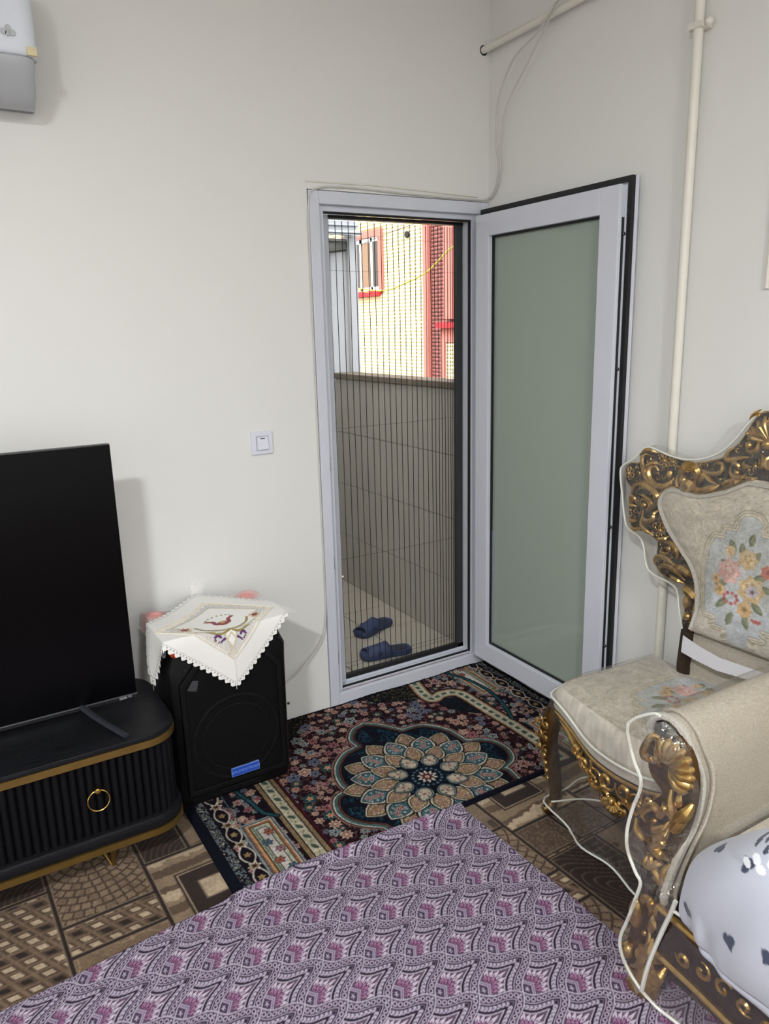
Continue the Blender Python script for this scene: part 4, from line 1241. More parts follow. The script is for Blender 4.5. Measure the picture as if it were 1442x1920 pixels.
for k in range(18):
    a = 2 * math.pi * k / 18; cv.disc(MC[0] + .052 * math.cos(a), MC[1] + .052 * math.sin(a), .0055, (92, 124, 138))
cv.disc(MC[0], MC[1], .038, (222, 214, 204), 10, .18); cv.disc(MC[0], MC[1], .026, (92, 40, 44), 8, .2); cv.disc(MC[0], MC[1], .009, (206, 176, 150))
# end borders, mirrored left and right
def border(sg):
    fx = (lambda x: x) if sg > 0 else (lambda x: 2 * MC[0] - x)
    def R(a, b, v0, v1, c): 
        p, q = sorted((fx(a), fx(b))); cv.rect(p, q, v0, v1, c)
    # long stripe
    if sg > 0:
        for a, b, c in ((-1.335, -1.245, (24, 16, 22)), (-1.330, -1.316, (150, 124, 92)), (-1.312, -1.276, (204, 196, 170)), (-1.272, -1.258, (150, 124, 92)), (-1.253, -1.246, (84, 24, 34))):
            R(a, b, RV0 - .1, RV1 + .1, c)
        for k in range(16):
            cv.petal(fx(-1.294), RV0 + .03 + k * .058, math.pi / 2 + .5 * sg, .034, .017, (78, 96, 82)); cv.petal(fx(-1.294), RV0 + .058 + k * .058, math.pi / 2 - .6 * sg, .016, .009, (170, 160, 124))
    else:
        path = spline([(-0.417, -0.0), (-0.442, -0.124), (-0.433, -0.182), (-0.379, -0.167), (-0.33, -0.177), (-0.3, -0.221), (-0.295, -0.316), (-0.289, -0.448), (-0.282, -0.566), (-0.282, -0.95)], 6)
        for wd, c in ((.078, (24, 16, 22)), (.066, (110, 50, 40)), (.058, (168, 142, 104)), (.044, (206, 200, 176))): cv.line(path, wd, c)
        cv.line(path, .018, (84, 102, 88), dash=.040)
    R(-1.582, -1.335, RV0 - .1, RV1 + .1, (30, 20, 30)) if sg > 0 else cv.sdf(polydist(X, Y, [(-.245, -.95), (-.25, -.55), (-.235, -.5), (-.2, -.41), (-.18, -.31), (-.17, -.207), (-.19, -.091), (-.235, .02), (.05, .02), (.05, -.95)]), (30, 20, 30))
    # lattice of small flowers in the border
    for k in range(150):
        x = fx(rr_.uniform(-1.50, -1.345)); y = rr_.uniform(RV0, RV1)
        rosette(x, y, rr_.uniform(.008, .017), PAL[rr_.integers(len(PAL))], 5, rr_.uniform(0, 6))
    # scrolling tan palmettes with white outlines
    for k in range(8):
        y = RV0 + .05 + k * .115
        cv.petal(fx(-1.487), y, math.pi / 2, .10, .052, (216, 208, 196)); cv.petal(fx(-1.487), y, math.pi / 2, .088, .040, (28, 20, 30)); cv.disc(fx(-1.487), y, .013, (170, 140, 96), 5, .2)
        cv.disc(fx(-1.487), y + .0575, .022, (222, 214, 204), 6, .2); cv.disc(fx(-1.487), y + .0575, .016, (160, 132, 88), 6, .2); cv.disc(fx(-1.487), y + .0575, .007, (66, 40, 50))
    for a, b, c in ((-1.521, -1.517, (206, 198, 186)), (-1.453, -1.449, (84, 120, 126))): R(a, b, RV0, RV1, c)
    # framed panel
    for (v0, v1) in ((-1.15, -.548), (-.28, .3)):
        for ins, c in ((0, (150, 156, 158)), (.008, (36, 34, 44)), (.011, (206, 196, 180)), (.018, (176, 112, 66)), (.027, (30, 28, 34)), (.030, (190, 192, 168)), (.044, (26, 24, 28)), (.047, (216, 208, 200))):
            R(-1.462 + ins, -1.345 - ins * .85, v0 + ins, v1 - ins, c)
        for q in range(60):
            t = q / 60
            cv.disc(fx(-1.425), v1 - .03 - t * (v1 - v0), .0045, (112, 128, 110)); cv.disc(fx(-1.448), v1 - .01 - t * (v1 - v0) * .6, .0028, (120, 70, 50)); cv.disc(fx(-1.4405), v1 - .02 - t * (v1 - v0) * .6, .003, (226, 176, 120))
        for q in range(7):
            y = v1 - .075 - q * .048; rosette(fx(-1.3985 + .012 * (-1) ** q), y, .017, (((90, 60, 70), (150, 86, 64), (196, 130, 100), (80, 40, 40)), ((50, 70, 84), (76, 96, 112), (120, 136, 146), (40, 50, 60)), ((110, 74, 84), (140, 100, 108), (190, 150, 150), (80, 50, 60)))[q % 3], 6)
    # teal arc
    if sg > 0: arc = spline([(-1.33, -.563), (-1.365, -.518), (-1.378, -.442), (-1.40, -.33), (-1.38, -.2), (-1.34, -.1)], 5)
    else: arc = spline([(-0.251, 0.01), (-0.202, -0.091), (-0.18, -0.207), (-0.187, -0.309), (-0.211, -0.406), (-0.252, -0.501)], 5)
    cv.line(arc, .022, (20, 18, 26)); cv.line(arc, .013, (40, 84, 92))
    # speckled guard and plain navy edge
    R(-1.60, -1.516, RV0 - .1, RV1 + .1, (18, 22, 34))
    n = vnoise(X / .006, Y / .007, 44)
    gx = (X > min(fx(-1.548), fx(-1.518))) & (X < max(fx(-1.548), fx(-1.518)))
    cv.put(gx * (n > .56) * .9, (120, 132, 136)); cv.put(gx * (n < .22) * .9, (196, 190, 176)); cv.put(gx * ((n > .46) & (n < .49)) * .9, (120, 70, 54))
border(1); border(-1)
cv.rect(RU0 - .1, RU1 + .1, RV0 - .1, RV0 + .016, (20, 20, 36)); cv.rect(RU0 - .1, RU1 + .1, RV1 - .010, RV1 + .1, (18, 18, 30))
cv.c *= 0.84
cv.noise(.16, .0045, 2); cv.noise(.07, .05, 6)
zz = .011 + .0025 * vnoise(X / .012, Y / .012, 12) + .010 * sstep(-.020, .0, Y) * (.5 + vnoise(X / .16, Y * 0, 4))
lum = cv.c.mean(-1)
P = np.stack([X, Y, zz], -1)
# edge pulled down to the floor all round
edge = np.minimum(np.minimum(X - RU0, RU1 - X), np.minimum(Y - RV0, RV1 - Y))
P[..., 2] *= sstep(-.001, .005, edge) * .97 + .03
P[..., 0] += .004 * np.sin(Y * 21) * sstep(.1, 0, RU1 - X) + (wall_x(0) - .012 + .02 * Y) * sstep(-.9, -.05, X) * 0
P[..., 0] -= sstep(-.7, RU1, X) * (-Y) * .032
rug = grid_obj('oriental_rug', P, M['rug'], None, lin(np.clip(cv.c, 0, 255)))
tag(rug, 'navy and rose medallion rug lying before the balcony door', 'rug')

# ------------------------------------------------------------------ purple printed floor cloth
e1 = np.array([.092, -.052]); e2 = np.array([.097, .091]); ON = np.array([-1.183, -1.052])
Minv = np.linalg.inv(np.stack([e1, e2], 1))
LAV, DPU, MID, MAG = (174, 165, 180), (38, 28, 43), (92, 78, 96), (102, 42, 76)
def cloth_colors(X, Y):
    p = np.stack([X - ON[0], Y - ON[1]], -1) @ Minv.T
    A, B = p[..., 0], p[..., 1]
    a = A + .055 * np.sin(2 * np.pi * B); b = B + .055 * np.sin(2 * np.pi * A)
    ia, ib = np.floor(a), np.floor(b); a = a - ia; b = b - ib
    m = np.maximum(a, b); t = np.minimum(a, b); al = np.where(a > b, b, a)
    col = np.empty(X.shape + (3,)); col[:] = MID
    def put(mask, c, k=1.0):
        col[:] = col + (mask * k)[..., None] * (np.array(c, float) - col)
    ss = lambda lo, hi, v, e=.012: sstep(lo - e, lo + e, v) * (1 - sstep(hi - e, hi + e, v))
    # field glow and petals
    g_ = np.exp(-(((a - .30) ** 2 + (b - .30) ** 2) / .016)); put(np.clip(g_, 0, 1), MAG, .9)
    for frac, L, Wd, k in ((.80, .20, .070, 7), (.50, .15, .058, 6)):
        for q in range(k):
            th = math.radians(-14 + 118 * q / (k - 1)); reach = min(.40 / max(math.cos(th), math.sin(th)), .50)
            r0 = reach * frac
            cx, cy = .15 + r0 * math.cos(th), .15 + r0 * math.sin(th)
            u = (a - cx) * math.cos(th) + (b - cy) * math.sin(th); v = -(a - cx) * math.sin(th) + (b - cy) * math.cos(th)
            tt = np.clip(u / L + .5, 0, 1); hw = Wd * np.sin(np.pi * tt ** .8) ** .9
            inside = (np.abs(u) < L / 2) & (m < .56)
            e = np.abs(v) - hw * .70
            put((1 - sstep(-.01, .01, e - .022)) * inside, (70, 30, 62), .95); put((1 - sstep(-.01, .01, e - .006)) * inside, (192, 181, 196) if frac > .6 else (150, 112, 142), 1)
            put((1 - sstep(-.008, .008, np.hypot((u + .035) / 1.7, v) - .015)) * inside, (84, 40, 76), .9)
    # nested chevrons at the base
    put(ss(-1, .27, m), (92, 76, 100)); put(ss(.235, .26, m), LAV); put(ss(.19, .215, m), (178, 160, 186)); put(ss(-1, .18, m), (72, 58, 80))
    th = np.arctan2(b - .09, a - .09); rr = np.hypot(a - .09, b - .09); put(1 - sstep(-.01, .01, rr - .055 * (.7 + .4 * np.cos(5 * th))), LAV)
    # borders of each ogee: line, dark gap, wheat band, line, chain band
    put(ss(.56, .595, m), LAV); put(ss(.595, .645, m), DPU)
    zig = np.abs(((al * 11 + np.abs(m - .70) * 8) % 1) - .5) * 2
    put(ss(.645, .755, m), LAV); put(ss(.645, .755, m) * (zig < .34), (98, 80, 108), .85); put(ss(.755, .785, m), DPU); put(ss(.785, .81, m), LAV)
    put(ss(.81, .965, m), (78, 58, 82))
    cr = np.hypot((((al * 8) % 1) - .5) * .125, m - .887); ring_ = np.abs(cr - .044)
    put((1 - sstep(-.008, .008, ring_ - .014)) * (m > .81), LAV); put((1 - sstep(-.008, .008, cr - .018)) * (m > .81), (44, 28, 48))
    put(ss(.965, 1.1, m), LAV); put(ss(-1, .02, m) * 1.0, DPU, .6)
    # where the bands cross at the tip of each cell
    put(1 - sstep(.02, .07, np.hypot(a - .70, b - .70)), DPU, .9)
    return col
def cloth_patch(x0, x1, y0, y1, res):
    nx = int((x1 - x0) / res) + 1; ny = int((y1 - y0) / res) + 1
    X, Y = np.meshgrid(np.linspace(x0, x1, nx), np.linspace(y0, y1, ny))
    c = cloth_colors(X, Y)
    c = c * (1 + .10 * (vnoise(X / .004, Y / .004, 3) - .5))[..., None]
    return X, Y, c
X, Y, c = cloth_patch(-2.42, -.782, -2.02, -.838, .0023)
# it rides over the near edge of the rug and lies on the carpet elsewhere
Z = .0165 + 0 * X
onrug = sstep(-1.63, -1.57, X) * sstep(-.885, -.845, Y)
Z = .006 + .0125 * onrug + .003 * vnoise(X / .16, Y / .12, 5) + .0045 * vnoise(X / .35, Y / .05, 9) * sstep(-1.2, -.84, Y)
P = np.stack([X + .006 * np.sin(Y * 3.1) * sstep(-1.0, -.78, X), Y - .045 * sstep(-1.45, -2.4, X) ** 1.2 + .010 * np.sin(X * 4.0 + .6), Z], -1)
edge = np.minimum(-.782 - X, -.838 - Y)
P[..., 2] -= (1 - sstep(-.001, .004, edge)) * .0045
rn = grid_obj('floor_cloth', P, M['runner'], None, lin(np.clip(c, 0, 255)))
tag(rn, 'purple and white leaf-printed cloth spread on the floor', 'floor cloth')
# ================================================================== doily on the loudspeaker
dl = thing('doily', 'white embroidered doily with scalloped lace edge draped over the speaker', 'doily', (-1.385, -.22, .62))
TOP = .618
def drape(px, py):
    """flat cloth point -> draped over the speaker top, its front edge and its left side"""
    x, y, z = px, py, TOP + .012 + .005 * np.sin(px * 17 + py * 9)
    fy = SF - .022
    over = np.maximum(fy - py, 0)                       # past the front edge
    r = .03
    y = np.where(over > 0, fy - .012 * (1 - np.exp(-over / r)) - .004 * np.sin(px * 26) * np.clip(over / .1, 0, 1), y)
    z = np.where(over > 0, z - over * 1.02 - .0 * over, z)
    lx = SX0 - .012
    ol = np.maximum(lx - px, 0)
    x = np.where(ol > 0, lx - .018 * (1 - np.exp(-ol / .03)) + .012 * np.sin(py * 30) * np.clip(ol / .1, 0, 1), x)
    z = np.where(ol > 0, z - ol * 1.35, z)
    rx = SX1 + .010
    orr = np.maximum(px - rx, 0)
    z = z - np.where(orr > 0, orr * .35, 0)
    return x, y, z
DC = (-1.380, -.298); DH = .300
res = .0028
nn_ = int(2 / (res / DH)) + 1
S, T = np.meshgrid(np.linspace(-1, 1, nn_), np.linspace(-1, 1, nn_))          # square cloth coordinates
# rotated 45 degrees: the corner S=-1,T=-1 hangs in front
FXc = DC[0] + (S - T) * DH / 2 * np.where(S - T < 0, 1.22, 1.0); FYc = DC[1] + (S + T) * DH / 2
sc_edge = np.maximum(np.abs(S), np.abs(T))
along = np.where(np.abs(S) > np.abs(T), T, S)
lim = .955 + .045 * np.abs(np.sin(along * 9.5 * math.pi))
inside = sc_edge < lim
x, y, z = drape(FXc, FYc)
col = np.empty(S.shape + (3,)); col[:] = (238, 236, 232)
band = (sc_edge > .60)
# eyelet holes as darker dots near the scallops, linen field, sheer strip
ey = np.hypot(((along * 19) % 1 - .5) / 19, sc_edge - .93) < .010
ey |= (np.abs(((along * 57) % 1) - .5) < .22) & (np.abs(sc_edge - .905) < .007)
col[ey] = (150, 150, 150)
inner = polydist(S, T, [(-.50, -.50), (-.42, -.30), (-.34, -.22), (-.46, -.05), (-.50, .15), (-.40, .40), (-.42, .50), (.45, .45), (.50, -.42), (.40, -.40), (.15, -.50), (-.05, -.46), (-.22, -.34), (-.30, -.42)])
sheer = (sc_edge < .58) & (inner > .01)
col[sheer] = (206, 206, 210)
col[(np.abs(inner) < .014) & (sc_edge < .6)] = (196, 186, 160)
# embroidery: tulip, sprays and two red starflowers
U_, V2 = (S - T) * .5 / 1.35, ((S + T) * .5 + .10) / 1.35          # U: right, V: away from the viewer
def dot(u, v, r, c, su=1.0, sv=1.0):
    m = np.hypot((U_ - u) / su, (V2 - v) / sv) < r; col[m] = c
def stroke(pts, w, c):
    pts = spline(pts, 6); D = np.full(S.shape, 9.)
    for p, q in zip(pts[:-1], pts[1:]):
        e = q - p; L2 = max(e @ e, 1e-9); t = np.clip(((U_ - p[0]) * e[0] + (V2 - p[1]) * e[1]) / L2, 0, 1)
        D = np.minimum(D, np.hypot(U_ - p[0] - t * e[0], V2 - p[1] - t * e[1]))
    col[D < w] = c
OL, RD, PU, CR = (146, 130, 74), (134, 30, 40), (92, 40, 96), (206, 196, 170)
for sg in (-1, 1):
    stroke([(0, -.12), (sg * .08, -.11), (sg * .16, -.06), (sg * .20, .02)], .011, OL); stroke([(0, -.13), (sg * .07, -.16), (sg * .16, -.13)], .009, OL)
    stroke([(sg * .05, -.20), (sg * .09, -.23), (sg * .12, -.20), (sg * .10, -.17), (sg * .075, -.185)], .009, PU)
    stroke([(0, -.16), (sg * .035, -.22), (0, -.28), (sg * -.035, -.34), (0, -.38)], .007, CR)
    for k in range(8):
        a = math.pi * k / 4; stroke([(sg * .27 + .02 * math.cos(a), .02 + .02 * math.sin(a)), (sg * .27 + .05 * math.cos(a), .02 + .05 * math.sin(a))], .006, (196, 150, 70))
    dot(sg * .27, .02, .026, RD); dot(sg * .27, .02, .012, (60, 40, 40))
    stroke([(0, .01), (sg * .05, .03), (sg * .06, .09), (sg * .10, .12)], .016, RD)
dot(0, .03, .045, RD); dot(0, .05, .022, (196, 156, 80))
for k in range(9):
    a = math.pi * (k + .5) / 9; dot(.11 * math.cos(a), .10 + .10 * math.sin(a), .010, (120, 130, 96))
idx = np.arange(S.size).reshape(S.shape)
q = np.stack([idx[:-1, :-1], idx[:-1, 1:], idx[1:, 1:], idx[1:, :-1]], -1)
keep = inside[:-1, :-1] & inside[1:, 1:] & inside[:-1, 1:] & inside[1:, :-1]
qq = q[keep].reshape(-1, 4)
Vv = np.stack([x.ravel(), y.ravel(), z.ravel()], 1)
used = np.unique(qq); remap = -np.ones(len(Vv), int); remap[used] = np.arange(len(used))
cl = quads_obj('cloth', Vv[used], remap[qq], M['doily'], dl, lin(col.reshape(-1, 3)[used]))
# raised cord and little lace twigs along the inner border
mb = MB()
def dpt(s, t, up=.0015):
    fx, fy = DC[0] + (s - t) * DH / 2 * (1.22 if s < t else 1.0), DC[1] + (s + t) * DH / 2
    a, b, c_ = drape(np.array(fx), np.array(fy))
    return Vector((float(a), float(b) - up, float(c_) + up))
rt = random.Random(3)
for side in range(4):
    def edge(t, r): return ((-r, t), (t, -r), (r, t), (t, r))[side]
    mb.tube([dpt(*edge(-.62 + 1.24 * k / 40, .62), .002) for k in range(41)], .0022, 6)
    for k in range(34):
        t = -.60 + 1.2 * k / 33; L = rt.uniform(.06, .11)
        mb.tube([dpt(*edge(t, .61)), dpt(*edge(t + rt.uniform(-.02, .02), .61 - L))], .0017, 4)
        for sg in (-1, 1):
            mb.tube([dpt(*edge(t, .61 - L * .4)), dpt(*edge(t + sg * .02, .61 - L * .75))], .0011, 4)
mb.build('lace_border', M['thread'], dl)
mb = MB(); mb.tube([dpt(-.64 - .30 * k / 10, -.64 - .30 * k / 10, .002) for k in range(11)], [.0022] * 10 + [.001], 6); mb.build('corner_seam', M['lace'], dl)
# sheer voile under-cloth over the back of the speaker top, pink at two corners
nx_, ny_ = 60, 44
X, Y = np.meshgrid(np.linspace(SX0 - .01, SX1 + .015, nx_), np.linspace(-.36, -.045, ny_))
Z = TOP + .001 + .002 * np.sin(X * 22) + .010 * np.exp(-(((X - SX0 - .035) ** 2 + (Y + .10) ** 2) / .0018)) + .020 * np.exp(-(((X - SX1 + .03) ** 2 + (Y + .09) ** 2) / .0018))
col = np.empty(X.shape + (3,)); col[:] = (226, 226, 228)
for cx in (SX0 + .035, SX1 - .03):
    m = np.exp(-(((X - cx) / .045) ** 2 + ((Y + .095) / .05) ** 2) ** 2); col += m[..., None] * (np.array((246, 178, 172)) - col)
Z2 = np.where(X < SX0 + .002, Z - .05, Z)
grid_obj('sheer_undercloth', np.stack([X, Y, Z2], -1), M['voile'], dl, lin(col))
for cx in (SX0 + .038, SX1 - .035):
    MB().ball((cx, -.095, TOP - .003), .030, 14, 8, (1, .9, .5)).build('pink_bow', mat('pink_ribbon', (240, 170, 164), .7), dl)

# ================================================================== carved armchair against the right wall
TR = {'outer': [(-1.2262, 0.6278), (-1.2097, 0.641), (-1.2006, 0.7121), (-1.1959, 0.7611), (-1.1586, 0.7647), (-1.1032, 0.7732), (-1.0752, 0.7942), (-1.0725, 0.8312), (-1.0719, 0.8733), (-1.0537, 0.8833), (-1.0118, 0.8978), (-0.965, 0.8975), (-0.9452, 0.9319), (-0.9355, 0.9782), (-0.9373, 1.0072), (-0.9398, 1.0315), (-0.9232, 1.0431), (-0.9074, 1.0693), (-0.9093, 1.0982), (-0.9282, 1.1126), (-0.9516, 1.1134), (-0.9652, 1.1199), (-0.964, 1.1477), (-0.9953, 1.1676), (-1.041, 1.1595), (-1.085, 1.1539), (-1.128, 1.1462), (-1.1693, 1.143), (-1.2262, 1.1571), (-1.2707, 1.1756), (-1.286, 1.1962), (-1.3096, 1.2195), (-1.3309, 1.2542), (-1.3439, 1.2835), (-1.3617, 1.3069), (-1.3824, 1.3184)], 'inner': [(-1.4107, 1.1381), (-1.3685, 1.1256), (-1.3358, 1.1083), (-1.2939, 1.0849), (-1.2492, 1.069), (-1.2022, 1.0568), (-1.1516, 1.0571), (-1.1144, 1.0621), (-1.0835, 1.0549), (-1.0623, 1.0331), (-1.0575, 1.0094), (-1.0668, 0.9835), (-1.0881, 0.9508), (-1.1143, 0.9195), (-1.1453, 0.8898), (-1.1759, 0.8606), (-1.1997, 0.8393), (-1.222, 0.8089), (-1.2369, 0.777), (-1.2459, 0.7344), (-1.25, 0.6904), (-1.2431, 0.6517), (-1.2373, 0.6223)], 'holes': [[(-0.998, 1.1308), (-1.0032, 1.1414), (-1.0189, 1.1533), (-1.0233, 1.1505), (-1.0128, 1.1404), (-1.001, 1.129)], [(-1.05, 1.0952), (-1.0577, 1.1051), (-1.073, 1.1073), (-1.0787, 1.0951), (-1.0721, 1.0779), (-1.0583, 1.0834)], [(-0.9987, 1.0319), (-1.0091, 1.0359), (-1.019, 1.0331), (-1.013, 1.0276)], [(-0.9781, 1.0025), (-0.9912, 1.0082), (-1.0004, 1.0019), (-0.9883, 0.9896), (-0.9812, 0.9906)], [(-0.9781, 0.9639), (-0.9879, 0.9635), (-0.9951, 0.9523), (-0.9906, 0.9355), (-0.9791, 0.947)], [(-1.026, 0.9572), (-1.0413, 0.9635), (-1.0462, 0.9577), (-1.0349, 0.9522)], [(-0.9853, 0.9139), (-1.0005, 0.9148), (-1.0017, 0.907), (-0.9905, 0.907)], [(-1.1065, 1.1142), (-1.1188, 1.1245), (-1.1229, 1.1219), (-1.1108, 1.1106)]], 'scroll': [(0.0055, [(-0.9633, 1.1429), (-0.9709, 1.1194), (-0.9835, 1.0989), (-1.0007, 1.0747), (-1.0221, 1.058), (-1.0407, 1.0411), (-1.0513, 1.023), (-1.0493, 1.0006)]), (0.005, [(-1.0036, 1.148), (-0.987, 1.1504), (-0.9765, 1.1379), (-0.9777, 1.1203), (-0.9853, 1.1058), (-0.9951, 1.0849)]), (0.006, [(-0.9995, 1.0834), (-0.9987, 1.1077), (-1.0127, 1.1228), (-1.0333, 1.1278), (-1.0417, 1.1246)]), (0.0075, [(-1.0423, 1.1028), (-1.03, 1.1142), (-1.0149, 1.1077), (-1.0121, 1.0897), (-1.0258, 1.0696), (-1.0492, 1.0557), (-1.0751, 1.0577), (-1.0959, 1.074), (-1.1062, 1.0906)]), (0.006, [(-0.9603, 1.1448), (-0.9801, 1.1605), (-1.0065, 1.1649), (-1.0339, 1.1595)]), (0.008, [(-0.9454, 1.014), (-0.9561, 1.0385), (-0.9848, 1.0521), (-1.0178, 1.0507), (-1.0413, 1.0368), (-1.0549, 1.017), (-1.0476, 0.9936), (-1.0249, 0.9648)]), (0.0055, [(-0.9736, 1.0142), (-1.0016, 1.0122), (-1.0274, 1.0033), (-1.0375, 0.9895), (-1.0269, 0.9697)]), (0.004, [(-0.9838, 0.982), (-0.9897, 0.9989), (-1.0112, 1.0027), (-1.0267, 0.9898), (-1.021, 0.9731), (-0.9996, 0.9691)]), (0.0065, [(-1.0002, 0.9647), (-1.0064, 0.941), (-1.0294, 0.9342), (-1.0494, 0.945), (-1.0495, 0.9628), (-1.0609, 0.9761)]), (0.006, [(-0.9977, 0.9438), (-1.0043, 0.9178), (-1.0256, 0.9041), (-1.0521, 0.8895)]), (0.005, [(-0.9378, 0.9874), (-0.947, 1.0028), (-0.9615, 1.0007), (-0.9702, 0.9795)]), (0.005, [(-0.9432, 0.97), (-0.9512, 0.9738), (-0.9684, 0.9724)]), (0.0055, [(-0.9483, 0.9341), (-0.9617, 0.9206), (-0.9806, 0.9267)]), (0.0055, [(-0.955, 0.9077), (-0.9793, 0.8966), (-1.0032, 0.9062)]), (0.007, [(-1.0878, 1.077), (-1.0925, 1.0972), (-1.0928, 1.1123)]), (0.006, [(-1.1173, 1.1009), (-1.1235, 1.0762), (-1.1309, 1.0603)]), (0.006, [(-0.9686, 1.0292), (-0.9918, 1.042), (-1.0194, 1.0398), (-1.0403, 1.0256)]), (0.012, [(-1.1363, 1.0909), (-1.1332, 1.1117), (-1.1503, 1.1289), (-1.1738, 1.1343), (-1.1894, 1.1261), (-1.1945, 1.1082), (-1.1846, 1.0942)]), (0.014, [(-1.1406, 1.0618), (-1.1593, 1.0691), (-1.1771, 1.0804), (-1.1793, 1.0975)]), (0.0055, [(-1.1595, 1.133), (-1.1792, 1.1357), (-1.2102, 1.1263), (-1.2399, 1.1221), (-1.2657, 1.1276), (-1.2749, 1.1407), (-1.2708, 1.1552), (-1.2501, 1.1557), (-1.2364, 1.1454)]), (0.009, [(-1.1692, 1.0679), (-1.1899, 1.0643), (-1.2194, 1.0658), (-1.25, 1.0811), (-1.2673, 1.0924)]), (0.006, [(-1.2596, 1.0929), (-1.2392, 1.1016), (-1.2194, 1.1174), (-1.2083, 1.1261)]), (0.006, [(-1.1966, 1.0863), (-1.2083, 1.1002), (-1.2123, 1.1129), (-1.1968, 1.1244)]), (0.0055, [(-1.2954, 1.1519), (-1.3082, 1.1636), (-1.3233, 1.1591), (-1.327, 1.1464)]), (0.0055, [(-1.2954, 1.1519), (-1.302, 1.1329), (-1.32, 1.1223), (-1.339, 1.1269), (-1.3479, 1.138)]), (0.006, [(-1.3012, 1.2087), (-1.285, 1.1953), (-1.2819, 1.1799), (-1.2888, 1.1709), (-1.3064, 1.1749), (-1.3303, 1.1829), (-1.3491, 1.1869)]), (0.0055, [(-1.3368, 1.2097), (-1.3484, 1.203), (-1.3688, 1.2055), (-1.3789, 1.2179), (-1.3762, 1.2351), (-1.3666, 1.242)]), (0.0055, [(-1.3622, 1.2479), (-1.3786, 1.2528), (-1.3936, 1.2465)]), (0.005, [(-1.3353, 1.1738), (-1.3445, 1.1603), (-1.3621, 1.1596)]), (0.006, [(-1.3818, 1.1991), (-1.3964, 1.193), (-1.4016, 1.181), (-1.3975, 1.1645), (-1.3793, 1.1603)]), (0.005, [(-1.3462, 1.1378), (-1.3531, 1.1274), (-1.3673, 1.1263), (-1.3837, 1.132), (-1.4106, 1.1377)]), (0.005, [(-1.3422, 1.265), (-1.3523, 1.2564), (-1.3579, 1.2426)]), (0.006, [(-1.3354, 1.2867), (-1.3483, 1.3038), (-1.3686, 1.3165), (-1.3822, 1.3191)]), (0.008, [(-1.2691, 1.0927), (-1.2905, 1.0995), (-1.3164, 1.1102), (-1.342, 1.1191)]), (0.0075, [(-1.0943, 0.8792), (-1.1243, 0.8834), (-1.1465, 0.8755), (-1.1581, 0.8576), (-1.1499, 0.8324)]), (0.0045, [(-1.091, 0.8601), (-1.0932, 0.8448), (-1.1089, 0.8433), (-1.1203, 0.8487)]), (0.0065, [(-1.0754, 0.7955), (-1.0728, 0.8134), (-1.0864, 0.8274), (-1.1141, 0.8289), (-1.1369, 0.8188), (-1.15, 0.8117)]), (0.0065, [(-1.0966, 0.7796), (-1.0943, 0.7949), (-1.1145, 0.8053), (-1.1391, 0.8037), (-1.1649, 0.7922), (-1.1913, 0.7734)]), (0.011, [(-1.1533, 0.8099), (-1.1794, 0.814), (-1.2037, 0.8075), (-1.226, 0.793)]), (0.006, [(-1.1337, 0.7788), (-1.1588, 0.7724), (-1.1896, 0.7652)]), (0.013, [(-1.1975, 0.7518), (-1.2146, 0.7541), (-1.2361, 0.7448), (-1.2438, 0.7317)]), (0.009, [(-1.2105, 0.7426), (-1.2174, 0.7163), (-1.2159, 0.6874)]), (0.006, [(-1.239, 0.7252), (-1.2467, 0.7121), (-1.245, 0.686), (-1.2373, 0.6604)]), (0.006, [(-1.0703, 0.8949), (-1.0782, 0.8835), (-1.0992, 0.8881), (-1.1125, 0.9015)])], 'ball': [(-1.0057, 0.9837, 0.0105), (-0.9494, 0.9562, 0.006), (-1.3482, 1.2207, 0.0125), (-1.3212, 1.1374, 0.0095), (-1.3371, 1.2533, 0.0075), (-1.3752, 1.1646, 0.0075), (-1.3146, 1.1099, 0.006), (-1.1229, 0.8623, 0.0115), (-1.222, 0.6659, 0.0145), (-1.3565, 1.1507, 0.005), (-1.2684, 1.1095, 0.005), (-1.1466, 1.0883, 0.016)], 'flower': [(-0.929, 1.0786, 0.021, 6), (-1.0658, 1.1387, 0.024, 7), (-1.0832, 0.914, 0.026, 5), (-0.9496, 0.9849, 0.012, 5), (-1.099, 1.1388, 0.016, 5)], 'piping': [(-1.2113, 0.623), (-1.1914, 0.6862), (-1.176, 0.7372), (-1.1439, 0.756), (-1.0582, 0.7756), (-1.0275, 0.849), (-1.0032, 0.8769), (-0.9599, 0.8916), (-0.9377, 0.9208), (-0.9139, 1.0032), (-0.896, 1.0772), (-0.9057, 1.1024), (-0.9489, 1.1318), (-0.9916, 1.174), (-1.0453, 1.1669), (-1.1005, 1.1559), (-1.1525, 1.1538), (-1.2151, 1.1663), (-1.2679, 1.194), (-1.3072, 1.2355), (-1.3359, 1.2788), (-1.3614, 1.3088), (-1.3815, 1.3241)]}
YC = -1.405
def bp3(yv, zv, d=0.0):
    """point of the backrest plane; d is the height above it towards the sitter"""
    return Vector((-.170 + (zv - .5) * .09 - d, yv, zv + d * .09))
mir = lambda p: (2 * YC - p[0], p[1])
outer = [tuple(p) for p in TR['outer']]; inner = [tuple(p) for p in TR['inner']]
outer = [p for p in outer if p[0] > YC]; inner = [p for p in inner if p[0] > YC]
def smooth_poly(half_from_bottom):
    pts = spline(half_from_bottom, 3)
    return [tuple(p) for p in pts]
oh = smooth_poly(outer)                      # bottom left -> crest
ih = smooth_poly(inner[::-1])                # bottom left -> crest
ch = thing('armchair', 'gilded carved armchair under clear plastic against the right wall', 'armchair', (-.32, -1.36, 0))
